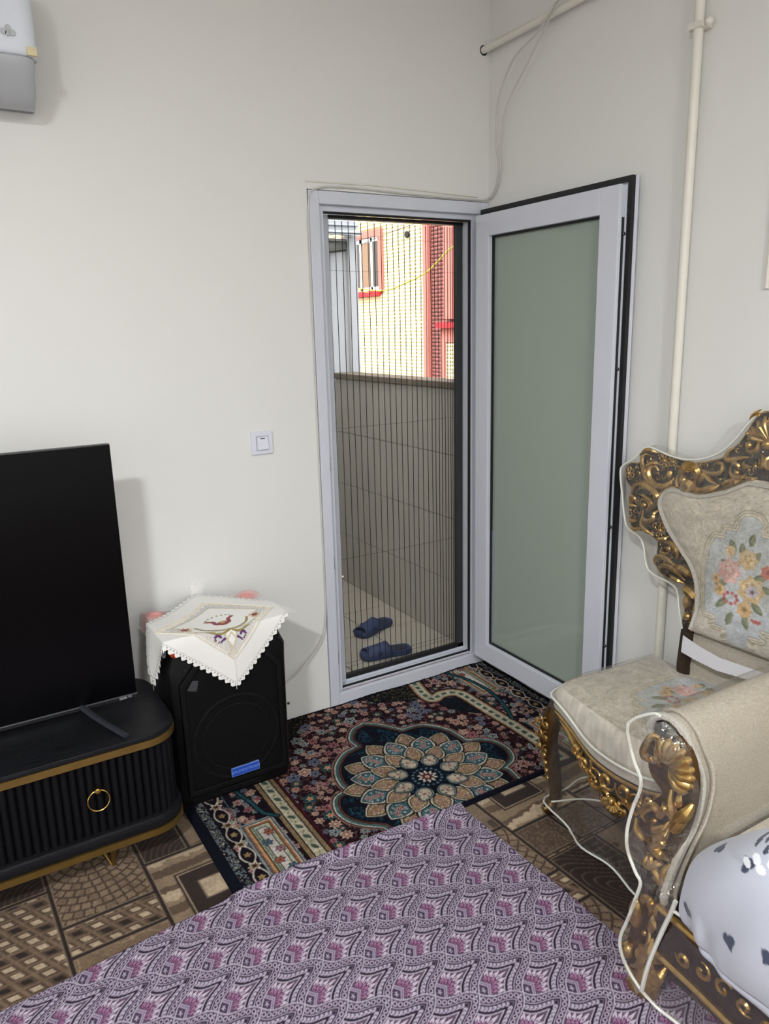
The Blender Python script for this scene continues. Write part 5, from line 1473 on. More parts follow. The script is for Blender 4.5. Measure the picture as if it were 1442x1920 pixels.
# frame slab: left half, right half mirrored, with pierced openings
slab_l = oh + [(YC, oh[-1][1] + .004), (YC, ih[-1][1] + .004)] + ih[::-1]
mb = MB()
mb.prism(slab_l, lambda u, v, d: bp3(u, v, d), -.016, .010, holes=[h for h in TR['holes']])
mb.prism([mir(p) for p in slab_l][::-1], lambda u, v, d: bp3(u, v, d), -.016, .010, holes=[[mir(p) for p in h][::-1] for h in TR['holes']])
back = mb.build('back_frame', M['gilt_dark'], ch, smooth=False)
def taper(n, r, a=.35, b=.3): return [r * (a + (1 - a) * min(1, i / (n * .35)) if i < n * .35 else (1 if i < n * .7 else b + (1 - b) * (n - 1 - i) / (n * .3))) for i in range(n)]
# small curls fill the ground between the big scrolls
FILL = []
_poly = np.array(slab_l); _rf = random.Random(21); _occ = [q for r, pts in TR['scroll'] for q in spline(pts, 3)] + [(b[0], b[1]) for b in TR['ball']] + [(b[0], b[1]) for b in TR['flower']]
_occ = np.array(_occ)
for _ in range(2200):
    yv, zv = _rf.uniform(YC, -.9), _rf.uniform(.62, 1.32); r = _rf.uniform(.006, .011)
    if polydist(np.array([[yv]]), np.array([[zv]]), _poly)[0, 0] > -r * .9: continue
    if np.min(np.hypot(_occ[:, 0] - yv, _occ[:, 1] - zv)) < r * 1.15: continue
    if any(math.hypot(a - yv, b - zv) < (r + c) * 1.05 for a, b, c, _a, _s in FILL): continue
    FILL.append((yv, zv, r, _rf.uniform(0, 6.3), _rf.choice((-1, 1))))
def ornament(side):
    f = (lambda p: p) if side > 0 else mir
    mb = MB()
    for r, pts in TR['scroll']:
        pts = [p for p in pts if p[0] > YC - .004] 
        if len(pts) < 2: continue
        P = spline([f(p) for p in pts], 4); n = len(P)
        rs = taper(n, r * 1.42)
        mb.tube([bp3(p[0], p[1], .010 + rs[i] * .75 + .004 * math.sin(math.pi * i / (n - 1))) for i, p in enumerate(P)], rs, 7)
    for (yv, zv, r, a0, sg) in FILL:
        Q = []
        for k in range(12):
            t = k / 11; a = a0 + sg * 5.2 * t; rr = r * (1 - .7 * t); p = f((yv + rr * math.cos(a), zv + rr * math.sin(a)))
            Q.append(bp3(p[0], p[1], .013))
        mb.tube(Q, taper(12, r * .30), 5)
    for yv, zv, r in TR['ball']:
        if yv < YC: continue
        p = f((yv, zv)); mb.ball(bp3(p[0], p[1], .012 + r * .4), r, 10, 7)
    for yv, zv, r, n in TR['flower']:
        p = f((yv, zv)); mb.ball(bp3(p[0], p[1], .020), r * .36, 10, 6)
        for k in range(n):
            a = 2 * math.pi * k / n + .3; q = (p[0] + r * .62 * math.cos(a), p[1] + r * .62 * math.sin(a))
            loop = []
            for j in range(9):
                t = 2 * math.pi * j / 8; e = (r * .40 * math.cos(t), r * .26 * math.sin(t))
                loop.append(bp3(q[0] + e[0] * math.cos(a) - e[1] * math.sin(a), q[1] + e[0] * math.sin(a) + e[1] * math.cos(a), .016))
            mb.tube(loop, r * .10, 5)
    P = np.array(ih); P = np.array([f(tuple(p)) for p in P])
    mb.tube([bp3(p[0], p[1], .012) for p in P], .0055, 6)
    O = resample(np.array([f(tuple(p)) for p in oh]), 70)
    mb.tube([bp3(p[0], p[1], .004) for p in O], .0055, 6)
    return mb.build('scrollwork', M['gilt'], ch)
ornament(1); ornament(-1)
# crest: shell and beads on the centre line
mb = MB()
for k in range(9):
    a = math.pi * (k + .5) / 9
    mb.tube([bp3(YC + .012 * math.cos(a), 1.235 + .012 * math.sin(a), .014), bp3(YC + .045 * math.cos(a), 1.235 + .05 * math.sin(a), .024), bp3(YC + .066 * math.cos(a), 1.235 + .075 * math.sin(a), .014)], [.004, .009, .005], 7)
mb.ball(bp3(YC, 1.23, .022), .016); mb.ball(bp3(YC, 1.185, .018), .011)
mb.build('crest_shell', M['gilt'], ch)

def pad(name, outline, cen, to3, prof, colfn, m, parent, na=220, nr=48, sub=None):
    """upholstered pad: the closed outline shrunk to its centre with heights from prof(r)"""
    O = resample(np.array(outline), na, True); C0 = np.array(cen)
    r = 1 - (1 - np.linspace(0, 1, nr)) ** 1.0
    P = np.zeros((nr, na, 3)); U = np.zeros((nr, na)); V3 = np.zeros((nr, na))
    for i, rr in enumerate(r):
        q = C0 + (O - C0) * rr; h = prof(rr)
        U[i], V3[i] = q[:, 0], q[:, 1]
        for k in range(na): P[i, k] = to3(q[k, 0], q[k, 1], h)
    return grid_obj(name, P, m, parent, lin(colfn(U, V3)), closed_u=True)

# woven bouquet, in metres around its own centre: u right, v up
BEI = (206, 198, 186)
def bouquet_canvas(hw, hh, base=BEI):
    cv = Canvas(-hw, hw, -hh, hh, .0016, base)
    X, Y = cv.X, cv.Y
    # scrolls in paler yarn
    for sx in (-1, 1):
        for sy in (-1, 1):
            for pts, w in (([(.10, .205), (.14, .19), (.155, .15), (.13, .12), (.105, .135), (.11, .16)], .006), ([(.045, .225), (.08, .245), (.12, .235), (.16, .20), (.18, .14), (.165, .09)], .006), ([(.13, .10), (.155, .075), (.16, .045), (.14, .03), (.125, .045)], .005),
                           ([(.02, .255), (.05, .27), (.07, .255), (.06, .24)], .004), ([(.165, .20), (.19, .215), (.205, .195), (.19, .18)], .004)):
                cv.line([(sx * a, sy * b) for a, b in spline(pts, 5)], w, (216, 208, 190)); cv.line([(sx * (a + .004), sy * (b - .004)) for a, b in spline(pts, 5)], .002, (168, 158, 142))
    # cartouche: stepped oval with round ends
    q = [(.035, .165), (.04, .15), (.075, .15), (.075, .12), (.105, .12), (.12, .09), (.128, 0), (.12, -.09), (.105, -.12), (.075, -.12), (.075, -.15), (.04, -.15), (.035, -.165)]
    car = [(.0, .205), (.022, .20), (.036, .185)] + q + [(.036, -.185), (.022, -.20), (.0, -.205)]
    car = car + [(-a, b) for a, b in car[::-1][1:-1]]
    d = polydist(X, Y, car)
    for off, c in ((.020, (208, 200, 180)), (.017, (150, 142, 128)), (.014, (216, 208, 190)), (.009, (158, 150, 136)), (.006, (220, 212, 194)), (.001, (160, 156, 148)), (-.002, (192, 196, 198))):
        cv.sdf(d - off, c)
    n = vnoise(X / .03, Y / .03, 4); cv.put((d < -.004) * n * .35, (182, 192, 202))
    G1, G2 = (108, 116, 92), (134, 138, 110)
    for a, r0, L in ((.4, .055, .05), (1.1, .07, .05), (1.75, .075, .045), (2.6, .065, .05), (3.3, .07, .045), (3.9, .08, .05), (4.4, .09, .05), (5.0, .085, .05), (5.6, .07, .05), (0.0, .07, .05), (1.45, .10, .04), (2.1, .09, .045)):
        cx, cy = r0 * math.cos(a), r0 * 1.35 * math.sin(a)
        cv.petal(cx, cy, a, L, .022, G1); cv.petal(cx + .004, cy, a + .2, L * .8, .012, G2)
    def rose(cx, cy, r, pal):
        cv.disc(cx, cy, r, pal[0], 7, .10); cv.disc(cx + r * .08, cy + r * .1, r * .74, pal[1], 5, .14, .5); cv.disc(cx - r * .05, cy + r * .05, r * .48, pal[2], 5, .16, 1.2); cv.disc(cx, cy + r * .1, r * .22, pal[3])
    PK = ((214, 172, 166), (224, 188, 180), (208, 156, 152), (222, 196, 190)); YL = ((206, 178, 136), (220, 198, 160), (196, 164, 118), (214, 190, 150)); OR = ((206, 168, 120), (216, 182, 136), (190, 148, 100), (136, 122, 80))
    rose(-.045, .028, .040, PK); rose(.030, -.012, .044, YL); cv.disc(.034, -.014, .022, (200, 188, 196), 6, .15); cv.disc(.034, -.016, .009, (104, 84, 104), 5, .3)
    rose(.008, .075, .032, YL); rose(-.068, -.035, .020, OR); cv.disc(-.068, -.035, .007, (150, 132, 84)); rose(.018, -.075, .026, OR); rose(-.085, -.005, .016, OR); rose(-.05, .088, .018, YL); rose(.072, .052, .022, ((196, 116, 100), (206, 130, 112), (176, 96, 86), (150, 80, 74)))
    for k in range(10):
        a = k * .7; cv.disc(-.030 + .022 * math.cos(a), -.052 + .016 * math.sin(a), .0055, (168, 84, 84) if k % 2 else (188, 108, 104))
    for k in range(5): cv.disc(.045 + .006 * k, -.098 - .004 * (k % 2), .005, (172, 86, 84))
    cv.noise(.10, .004, 6); cv.noise(.06, .02, 2)
    return cv
bq = bouquet_canvas(.30, .36)
bo_ = [p for p in ih] + [mir(p) for p in ih[::-1]]
bz0, bz1 = min(p[1] for p in bo_), max(p[1] for p in bo_)
pc = (YC, .825)
pad('back_cushion', bo_, (YC, .86), bp3, lambda r: .012 + .034 * (1 - r ** 4) ** .6, lambda U, V: bq.sample(-(U - YC) * 1.0, (V - pc[1]) * 1.02), M['fabric'], ch, 240, 150)
gim = resample(np.array([((p[0] - YC) * .955 + YC, (p[1] - .86) * .955 + .86) for p in bo_]), 160)
MB().tube([bp3(p[0], p[1], .029) for p in gim], .0068, 6).build('gimp_trim', M['gimp'], ch)
# lower back panel down to the seat, with the plastic cover's folded white hem across it
mb = MB(); mb.obox(bp3(-1.225, .47, -.012), (0, -.36, 0), (.022, 0, .0), (.013, 0, .165)); mb.build('back_panel', M['fabric_plain'], ch, smooth=False)
V = np.array([[(-.205, -1.234, .616), (-.212, -1.236, .562)], [(-.210, -1.29, .604), (-.216, -1.29, .556)], [(-.212, -1.37, .592), (-.220, -1.37, .552)], [(-.214, -1.53, .600), (-.222, -1.53, .570)], [(-.214, -1.66, .60), (-.222, -1.66, .575)]])
grid_obj('white_hem', V, M['cover_hem'], ch)
for yv in (-1.215, 2 * YC + 1.215):
    mb = MB(); mb.tube([bp3(yv, .66, -.002), bp3(yv, .50, -.004), (-.145, yv, .30), (-.10, yv, .012)], [.020, .022, .021, .017], 8); mb.build('back_leg', M['gilt_dark'], ch)

# seat: bow-fronted cushion; plan outline counter-clockwise, with its own rim height
SYC = -1.362
half = [(-.120, .305), (-.25, .318), (-.40, .330), (-.50, .335), (-.555, .318), (-.575, .27), (-.590, .20), (-.608, .12), (-.618, .05), (-.622, 0)]
plan = spline([(x, SYC + h) for x, h in half] + [(x, SYC - h * .96) for x, h in half[::-1][1:]], 6)
plan = resample(np.vstack([plan, plan[:1]]), 200, True)
def rim_z(p):
    front = sstep(-.50, -.60, p[:, 0]); mid = 1 - np.clip(np.abs(p[:, 1] - SYC) / .30, 0, 1)
    return .395 - front * (.052 * sstep(0, .8, mid))
rz_ = rim_z(plan); cS = np.array([-.34, SYC])
bqs = bouquet_canvas(.30, .36)
rings = [(1.0, 0.0), (1.018, .018), (1.02, .035), (1.0, .052), (.965, .066)] + [(s, None) for s in np.linspace(.93, .0, 70)]
P = np.zeros((len(rings), len(plan), 3))
for i, (s, dz) in enumerate(rings):
    q = cS + (plan - cS) * s
    crown = .468 + .016 * (1 - min(s, 1) ** 2)
    if dz is not None:
        z = rz_ + dz * (crown - .004 - rz_) / .066 * .96
    else:
        w_ = sstep(.55, .965, s); z = (1 - w_) * crown + w_ * (rz_ + (crown - .004 - rz_) * .97 + .004 * (1 - s))
        z = np.maximum(z, rz_ * w_)
    P[i] = np.stack([q[:, 0], q[:, 1], z + 0 * q[:, 0]], 1)
# bouquet on the seat faces the sitter: its "up" points to the back
sc_ = bqs.sample(-(P[..., 1] - SYC + .0), (P[..., 0] + .315) * 1.0)
grid_obj('seat_cushion', P, M['fabric'], ch, lin(sc_), closed_u=True, flip=True)
MB().tube([(p[0], p[1], z + .004) for p, z in zip(plan[8:150] * 1.0, rz_[8:150])], .008, 6).build('gimp_trim', M['gimp'], ch)
# seat rail below, gilt moulding and front apron
mb = MB()
vv = []; nP = len(plan)
for s, dz in ((.985, 0.0), (1.0, -.010), (.995, -.030), (.97, -.040)):
    for p, z in zip(plan, rz_): q = cS + (p - cS) * s; vv.append((q[0], q[1], z + dz))
mb.add(vv, [(i * nP + k, i * nP + (k + 1) % nP, (i + 1) * nP + (k + 1) % nP, (i + 1) * nP + k) for i in range(3) for k in range(nP)])
mb.build('seat_rail', M['gilt_dark'], ch, fix=False)
fr_i = [k for k in range(nP) if plan[k][0] < -.50]
MB().tube([(plan[k][0] - .004, plan[k][1], rz_[k] - .012) for k in fr_i], .007, 7).build('rail_moulding', M['gilt'], ch)
# carved pendant in the middle of the apron: scrolls, beads and a fan of leaves
mb = MB(); md = MB()
xa = -.628
rc = random.Random(12)
md.add([(xa + .02, SYC + .15, .335), (xa + .012, SYC + .10, .285), (xa + .008, SYC + .04, .235), (xa + .008, SYC, .222), (xa + .008, SYC - .04, .235), (xa + .012, SYC - .10, .285), (xa + .02, SYC - .15, .335), (xa + .01, SYC, .340),
        (xa + .04, SYC + .15, .335), (xa + .032, SYC + .10, .285), (xa + .028, SYC + .04, .235), (xa + .028, SYC, .222), (xa + .028, SYC - .04, .235), (xa + .032, SYC - .10, .285), (xa + .04, SYC - .15, .335), (xa + .03, SYC, .340)],
       [(0, 1, 2, 3, 4, 5, 6, 7), (15, 14, 13, 12, 11, 10, 9, 8)] + [(k, k + 8, (k + 1) % 8 + 8, (k + 1) % 8) for k in range(8)])
md.build('apron', M['gilt_dark'], ch, smooth=False)
def spiral(cx, cz, r0, a0, turns, sg, x, n=26):
    out = []
    for k in range(n):
        t = k / (n - 1); a = a0 + sg * turns * 2 * math.pi * t; r = r0 * (1 - .78 * t)
        out.append((x - .006 * t, cx + r * math.cos(a), cz + r * math.sin(a)))
    return out
for sg in (-1, 1):
    for cx, cz, r, a0 in ((.075, .285, .034, 1.2), (.035, .250, .026, -.5), (.115, .318, .026, 2.2), (.03, .305, .03, 2.8), (.15, .345, .02, 3.0)):
        P_ = spiral(SYC + sg * cx, cz, r, a0 if sg > 0 else math.pi - a0, 1.25, sg, xa); mb.tube(P_, taper(len(P_), .0075), 6)
    for k in range(6):
        mb.ball((xa - .004, SYC + sg * (.02 + .024 * k), .262 + .010 * (k % 2) + .011 * k), .0085, 8, 6)
    mb.tube(spline([(-.582, SYC + sg * .27, .372), (-.600, SYC + sg * .21, .36), (xa + .004, SYC + sg * .15, .335), (xa - .006, SYC + sg * .10, .295)], 5), taper(16, .009), 7)
for k in range(7):
    a = math.pi * (1.1 + .8 * k / 6)
    mb.tube([(xa - .004, SYC, .262), (xa - .012, SYC + .03 * math.cos(a), .262 + .03 * math.sin(a)), (xa - .004, SYC + .048 * math.cos(a), .262 + .048 * math.sin(a))], [.004, .008, .003], 6)
mb.ball((xa - .012, SYC, .262), .014)
mb.build('apron_carving', M['gilt'], ch)
# cabriole front legs
for sg in (1, -1):
    ly = SYC + sg * .318
    base = [(-.548, ly, .385), (-.562, ly + sg * .012, .33), (-.566, ly + sg * .016, .27), (-.556, ly + sg * .008, .19), (-.546, ly, .11), (-.548, ly, .06), (-.560, ly + sg * .004, .035), (-.565, ly + sg * .006, .012)]
    Pp = spline(base, 4); rs = np.interp(np.linspace(0, 1, len(Pp)), [0, .15, .35, .6, .78, .9, 1], [.034, .036, .030, .022, .019, .027, .024])
    leg = MB().tube(Pp, list(rs * .9), 12).build('front_leg', M['gilt_mid'], ch)
    mb = MB()
    for cz, r in ((.345, .020), (.30, .016), (.255, .013)):
        for s2 in (-1, 1):
            Q = spiral(ly + sg * .012 + s2 * .016, cz, r, 1.5 if s2 > 0 else 1.64, 1.1, s2, -.598); mb.tube(Q, taper(len(Q), .005), 6)
    for cz, xx in ((.225, -.588), (.195, -.582), (.165, -.576), (.135, -.571)):
        mb.ball((xx, ly + sg * .010, cz), .0095, 8, 6)
    mb.tube(spline([(-.590, ly + sg * .03, .34), (-.584, ly + sg * .034, .26), (-.574, ly + sg * .018, .17), (-.566, ly + sg * .010, .09)], 5), taper(16, .006), 6)
    mb.tube(spline([(-.580, ly - .02, .05), (-.594, ly, .034), (-.580, ly + .024, .03)], 5), taper(11, .007), 6)
    mb.build('leg_carving', M['gilt'], leg)

# clear cover of the armchair
cov = thing('plastic_cover', 'clear plastic cover with white piping over the carved armchair', 'plastic cover', (-.34, -1.36, 0))
pip = [tuple(p) for p in TR['piping'] if p[0] > YC]
ph = spline(pip, 4); ph = np.vstack([ph, [[YC, ph[-1][1] + .004]]])
full = np.vstack([ph, np.array([(2 * YC - a, b) for a, b in ph[::-1][1:]])])
MB().tube([bp3(p[0], p[1], .024) for p in full], .0034, 7).build('back_piping', M['film_piping'], cov)
def clothy(P, amp, sc, seed):
    n = (vnoise(P[..., 1] / sc + P[..., 0] / sc, P[..., 2] / sc, seed) - .5) * 2
    P = P.copy(); P[..., 0] += amp * n; return P
fo = resample(full, 180); cB = np.array([YC, .88])
rr = np.linspace(1, 0, 46); P = np.zeros((46, 180, 3))
for i, s in enumerate(rr):
    q = cB + (fo - cB) * s; h = .024 + .032 * (1 - s ** 3) ** .7
    for k in range(180): P[i, k] = bp3(q[k, 0], q[k, 1], h)
grid_obj('back_film', clothy(P, .004, .05, 3), M['film'], cov, closed_v=False)
P = np.zeros((4, 180, 3))
for i, d in enumerate((.024, .0, -.02, -.028)):
    for k in range(180): P[i, k] = bp3(fo[k][0], fo[k][1] + .006 * (1 if fo[k][1] > 1.0 else 0) * (i > 0), d)
grid_obj('back_film_edge', P, M['film'], cov)
# seat film: over the cushion, then a skirt hanging to the floor at front and left
sel = np.array([k for k in range(nP) if plan[k][0] < -.13 and plan[k][1] > SYC - .30])
pl2 = plan[sel]; rz2 = rz_[sel]
lv = [(1.045, .035), (1.05, .010), (1.05, -.03), (1.035, -.10), (1.03, -.18), (1.04, -.27), (1.055, -.345)]
P = np.zeros((len(lv) * 4 - 3, len(sel), 3)); t_i = np.linspace(0, len(lv) - 1, len(lv) * 4 - 3)
for i, t in enumerate(t_i):
    s = np.interp(t, range(len(lv)), [a for a, _ in lv]); dz = np.interp(t, range(len(lv)), [b for _, b in lv])
    q = cS + (pl2 - cS) * s; fold = .012 * np.sin(np.arange(len(sel)) * .33) * np.clip(-dz / .2, 0, 1)
    q = q + (pl2 - cS) / np.linalg.norm(pl2 - cS, axis=1, keepdims=True) * fold[:, None]
    zb_ = np.maximum(rz2 + dz, .022 + .02 * np.sin(np.arange(len(sel)) * .12))
    P[i] = np.stack([q[:, 0], q[:, 1], zb_], 1)
grid_obj('skirt_film', clothy(P, .003, .04, 8), M['film'], cov)
MB().tube([Vector(p) for p in P[0]][::2], .0042, 7).build('seat_piping', M['film_piping'], cov)
MB().tube([Vector(p) for p in P[-1]][::2], .0034, 7).build('hem_piping', M['film_piping'], cov)
P = np.zeros((24, len(sel), 3))
for i, s in enumerate(np.linspace(1.045, .05, 24)):
    q = cS + (pl2 - cS) * s; crown = .490 + .010 * (1 - min(s, 1) ** 2); w_ = sstep(.86, 1.045, s)
    P[i] = np.stack([q[:, 0], q[:, 1], crown * (1 - w_) + (rz2 + .035) * w_], 1)
P[..., 2] += .003 * (vnoise(P[..., 0] / .03, P[..., 1] / .05, 5) - .5)
grid_obj('seat_film', P, M['film'], cov)
mb = MB(); mb.tube(spline([(-.60, SYC + .28, .085), (-.50, SYC + .20, .10), (-.40, SYC + .02, .11), (-.30, SYC - .2, .12)], 6), .003, 6); mb.build('inner_seam', M['film_piping'], cov)

# ================================================================== sofa whose arm comes into view at the right
sf = thing('sofa', 'gilded carved sofa with rolled arm at the right edge of the view', 'sofa', (-.5, -2.3, 0))
front_c = np.array([(-.842, .735), (-.838, .70), (-.826, .66), (-.806, .61), (-.798, .553), (-.806, .49), (-.832, .444), (-.860, .388), (-.874, .324), (-.858, .273)])   # x, z of the front edge of the inner arm
fc = resample(spline(front_c[::-1], 5), 40)         # bottom -> top
# arm upholstery: cross-section in y for each height, following the front curve, back to the wall
def arm_sec(x_front, zz_):
    pass
na_, nb_ = 44, 40
xs_ = np.r_[np.linspace(0, .06, 8), np.linspace(.07, .66, nb_ - 8)]
ang = []
sec = [(-1.722, .27), (-1.735, .36), (-1.742, .45), (-1.748, .53), (-1.752, .60), (-1.748, .655), (-1.730, .705), (-1.700, .730), (-1.665, .728), (-1.640, .705), (-1.628, .668), (-1.632, .63), (-1.650, .60), (-1.668, .56), (-1.672, .45), (-1.672, .27)]
sec = resample(spline(sec, 5), na_)
P = np.zeros((nb_, na_, 3))
for i, dx in enumerate(xs_):
    rnd = 1 - .10 * (1 - sstep(0, .03, dx))
    for k in range(na_):
        yv, zv = sec[k]
        xf = np.interp(zv, fc[:, 1], fc[:, 0])
        P[i, k] = (xf + dx, -1.70 + (yv + 1.70) * rnd, zv - .015 * sstep(.25, .66, dx) * sstep(.6, .72, zv))
o = grid_obj('arm', P, M['fabric_plain'], sf)
bm = bmesh.new(); bm.from_mesh(o.data); bmesh.ops.holes_fill(bm, edges=[e for e in bm.edges if e.is_boundary]); bmesh.ops.recalc_face_normals(bm, faces=bm.faces); bm.to_mesh(o.data); bm.free()
# gimp along the front edge of the arm
gp_ = [(np.interp(sec[k][1], fc[:, 1], fc[:, 0]) - .004, sec[k][0], sec[k][1]) for k in range(0, 30)]
MB().tube(gp_, .0095, 8).build('gimp_trim', M['gimp'], sf)
gp2 = [(p[0] + .030, p[1] - .006 if k < 20 else p[1], p[2] + (.006 if k > 18 else 0)) for k, p in enumerate(gp_)]
MB().tube(gp2, .005, 7).build('gimp_trim', M['fabric_plain'], sf)
# gilt front post in front of the arm: S-curve, shell, leaves, ball and foot
TS = {'rib': [[(-1.7154, 0.6357), (-1.6987, 0.695)], [(-1.7154, 0.6357), (-1.716, 0.7022)], [(-1.7154, 0.6357), (-1.7347, 0.7026)], [(-1.7154, 0.6357), (-1.7522, 0.6951)], [(-1.7154, 0.6357), (-1.7684, 0.6823)], [(-1.7154, 0.6357), (-1.7768, 0.6618)], [(-1.7154, 0.6357), (-1.7793, 0.642)], [(-1.7154, 0.6357), (-1.7759, 0.6201)], [(-1.7154, 0.6357), (-1.7615, 0.5994)]], 'scroll': [(0.0085, [(-1.6877, 0.6935), (-1.6737, 0.6931), (-1.6608, 0.6661), (-1.6545, 0.6447), (-1.6624, 0.6303), (-1.6766, 0.6311)]), (0.0095, [(-1.6797, 0.6858), (-1.6927, 0.6767), (-1.6963, 0.6606), (-1.6917, 0.6402), (-1.6966, 0.6246)]), (0.01, [(-1.7262, 0.586), (-1.7302, 0.5623), (-1.7394, 0.5415), (-1.7405, 0.5211), (-1.7255, 0.4935)]), (0.012, [(-1.7808, 0.5812), (-1.7731, 0.5587), (-1.756, 0.5331), (-1.7384, 0.5093)]), (0.007, [(-1.7475, 0.5903), (-1.7512, 0.5717), (-1.7496, 0.5527)]), (0.0085, [(-1.66, 0.4651), (-1.6558, 0.4842), (-1.6711, 0.5115), (-1.6898, 0.5254), (-1.6982, 0.5153), (-1.6879, 0.4972)]), (0.0085, [(-1.7049, 0.5401), (-1.7161, 0.5348), (-1.7062, 0.5141), (-1.691, 0.5005)]), (0.0075, [(-1.6334, 0.4584), (-1.641, 0.4379), (-1.6583, 0.4268), (-1.6621, 0.4166)]), (0.0085, [(-1.6794, 0.4707), (-1.6926, 0.4666), (-1.714, 0.4828), (-1.7239, 0.5038)]), (0.0095, [(-1.6775, 0.4419), (-1.6967, 0.4472), (-1.7179, 0.4686), (-1.7245, 0.4922)]), (0.01, [(-1.6668, 0.4228), (-1.6913, 0.4259), (-1.7127, 0.4457), (-1.7211, 0.4661)]), (0.0105, [(-1.6694, 0.4025), (-1.6917, 0.4169), (-1.7079, 0.415), (-1.7259, 0.4038)]), (0.008, [(-1.6668, 0.3851), (-1.6833, 0.3865), (-1.6877, 0.3643), (-1.7061, 0.386), (-1.7159, 0.3833)]), (0.0085, [(-1.6822, 0.3385), (-1.6943, 0.3625), (-1.7059, 0.3578), (-1.7149, 0.339), (-1.6992, 0.328)]), (0.006, [(-1.672, 0.3822), (-1.6695, 0.3616), (-1.6834, 0.3488)]), (0.008, [(-1.7308, 0.3995), (-1.7211, 0.3744), (-1.7238, 0.3515), (-1.7359, 0.3319)]), (0.009, [(-1.7407, 0.5608), (-1.7298, 0.5369), (-1.7483, 0.5332), (-1.7432, 0.5155)]), (0.012, [(-1.7701, 0.5664), (-1.755, 0.5197), (-1.7279, 0.4854)]), (0.0075, [(-1.6747, 0.2461), (-1.6675, 0.254), (-1.6752, 0.271), (-1.6902, 0.2737), (-1.6898, 0.2475), (-1.6791, 0.2216)]), (0.01, [(-1.6952, 0.2741), (-1.7119, 0.2671), (-1.7223, 0.254)]), (0.01, [(-1.6966, 0.2428), (-1.7104, 0.2305), (-1.7271, 0.2239)]), (0.008, [(-1.6753, 0.1939), (-1.6953, 0.201), (-1.7009, 0.2233), (-1.6875, 0.223)]), (0.0075, [(-1.6541, 0.1203), (-1.6696, 0.1259), (-1.6637, 0.1007), (-1.6778, 0.0985), (-1.6734, 0.0779)]), (0.009, [(-1.6859, 0.1855), (-1.6922, 0.1573), (-1.6855, 0.1184), (-1.6633, 0.0695), (-1.6323, 0.0402)]), (0.011, [(-1.6962, 0.1069), (-1.7105, 0.0918), (-1.727, 0.0956), (-1.7341, 0.1182)]), (0.012, [(-1.6967, 0.1707), (-1.7048, 0.1407), (-1.7224, 0.1218)]), (0.013, [(-1.6155, -0.0022), (-1.6519, 0.0006), (-1.6929, 0.0291), (-1.7247, 0.0736)]), (0.01, [(-1.6721, 0.0285), (-1.7085, 0.063), (-1.736, 0.1132)]), (0.008, [(-1.6253, 0.0309), (-1.6541, 0.0341), (-1.6813, 0.057)])], 'ball': [(-1.6771, 0.6331, 0.0095), (-1.6985, 0.3418, 0.0095), (-1.7194, 0.247, 0.01), (-1.6869, 0.4844, 0.008), (-1.7021, 0.4679, 0.007), (-1.6729, 0.1688, 0.008)], 'knob': [(-1.6454, 0.2046, 0.02, 0.042), (-1.6235, 0.0802, 0.021, 0.022), (-1.6681, 0.039, 0.022, 0.016)], 'panel': [(-1.6597, 0.667), (-1.6567, 0.6009), (-1.6756, 0.5757), (-1.6969, 0.5551), (-1.6492, 0.4972), (-1.6355, 0.4565), (-1.6435, 0.4112), (-1.6634, 0.3806), (-1.6665, 0.3098), (-1.6352, 0.2277), (-1.628, 0.1608), (-1.6109, 0.0845), (-1.6199, 0.0243), (-1.6636, 0.0068), (-1.7156, 0.0456), (-1.7421, 0.1218), (-1.7603, 0.2182), (-1.7514, 0.2766), (-1.735, 0.3148), (-1.7452, 0.3926), (-1.767, 0.4756), (-1.7822, 0.5383), (-1.7886, 0.607), (-1.7773, 0.6647), (-1.753, 0.699), (-1.7145, 0.7095)], 'pipA': [(-1.6413, 0.7218), (-1.6408, 0.6953), (-1.6608, 0.6393), (-1.6734, 0.6194), (-1.6815, 0.5999), (-1.6784, 0.57), (-1.6624, 0.5215), (-1.6506, 0.4715), (-1.6474, 0.4344), (-1.6533, 0.3984), (-1.6764, 0.3596), (-1.6908, 0.3423), (-1.6791, 0.2922), (-1.6585, 0.2178), (-1.6383, 0.1506), (-1.6447, 0.1064), (-1.6702, 0.0747), (-1.706, 0.0529)], 'pipB': [(-1.785, 0.3606), (-1.7745, 0.3225), (-1.7525, 0.252), (-1.731, 0.1782), (-1.7183, 0.1244), (-1.706, 0.0529)], 'pipT': [(-1.6413, 0.7218), (-1.6653, 0.747), (-1.7065, 0.7746), (-1.7241, 0.7777)], 'pipC': [(-0.8741, -1.6834), (-0.8708, -1.7383), (-0.8664, -1.7882)]}
def ap(yv, zv, d=0.0): return Vector((-.852 - .03 * zv - d, yv, zv))
mb = MB(); mb.prism([tuple(p) for p in spline([(p[0] + (.016 if p[0] < -1.725 and p[1] > .27 else 0), p[1]) for p in TS['panel']], 2, True)], lambda u, v, d: ap(u, v, d), -.030, -.004)
pst = mb.build('front_post', M['gilt_mid'], sf, smooth=False)
mb = MB()
for k, (h0, h1) in enumerate(TS['rib']):
    h0, h1 = np.array(h0), np.array(h1); q = lambda t: h0 + (h1 - h0) * t
    mb.tube([ap(*q(.06), .004), ap(*q(.35), .016), ap(*q(.70), .018), ap(*q(.93), .010), ap(*q(1.0), .002)], [.0035, .0075, .0105, .0105, .005], 9)
mb.build('shell_carving', M['gilt'], pst)
mb = MB(); mf = MB()
for r, pts in TS['scroll']:
    low_ = np.mean([p[1] for p in pts]) < .27
    P_ = spline(pts, 5); n = len(P_); rs = taper(n, r * (1.35 if low_ else 1.2))
    (mf if low_ else mb).tube([ap(p[0], p[1], rs[i] * .6 + .006 * math.sin(math.pi * i / (n - 1))) for i, p in enumerate(P_)], rs, 8)
for yv, zv, r in TS['ball']: (mf if zv < .27 else mb).ball(ap(yv, zv, r * .6), r, 10, 7)
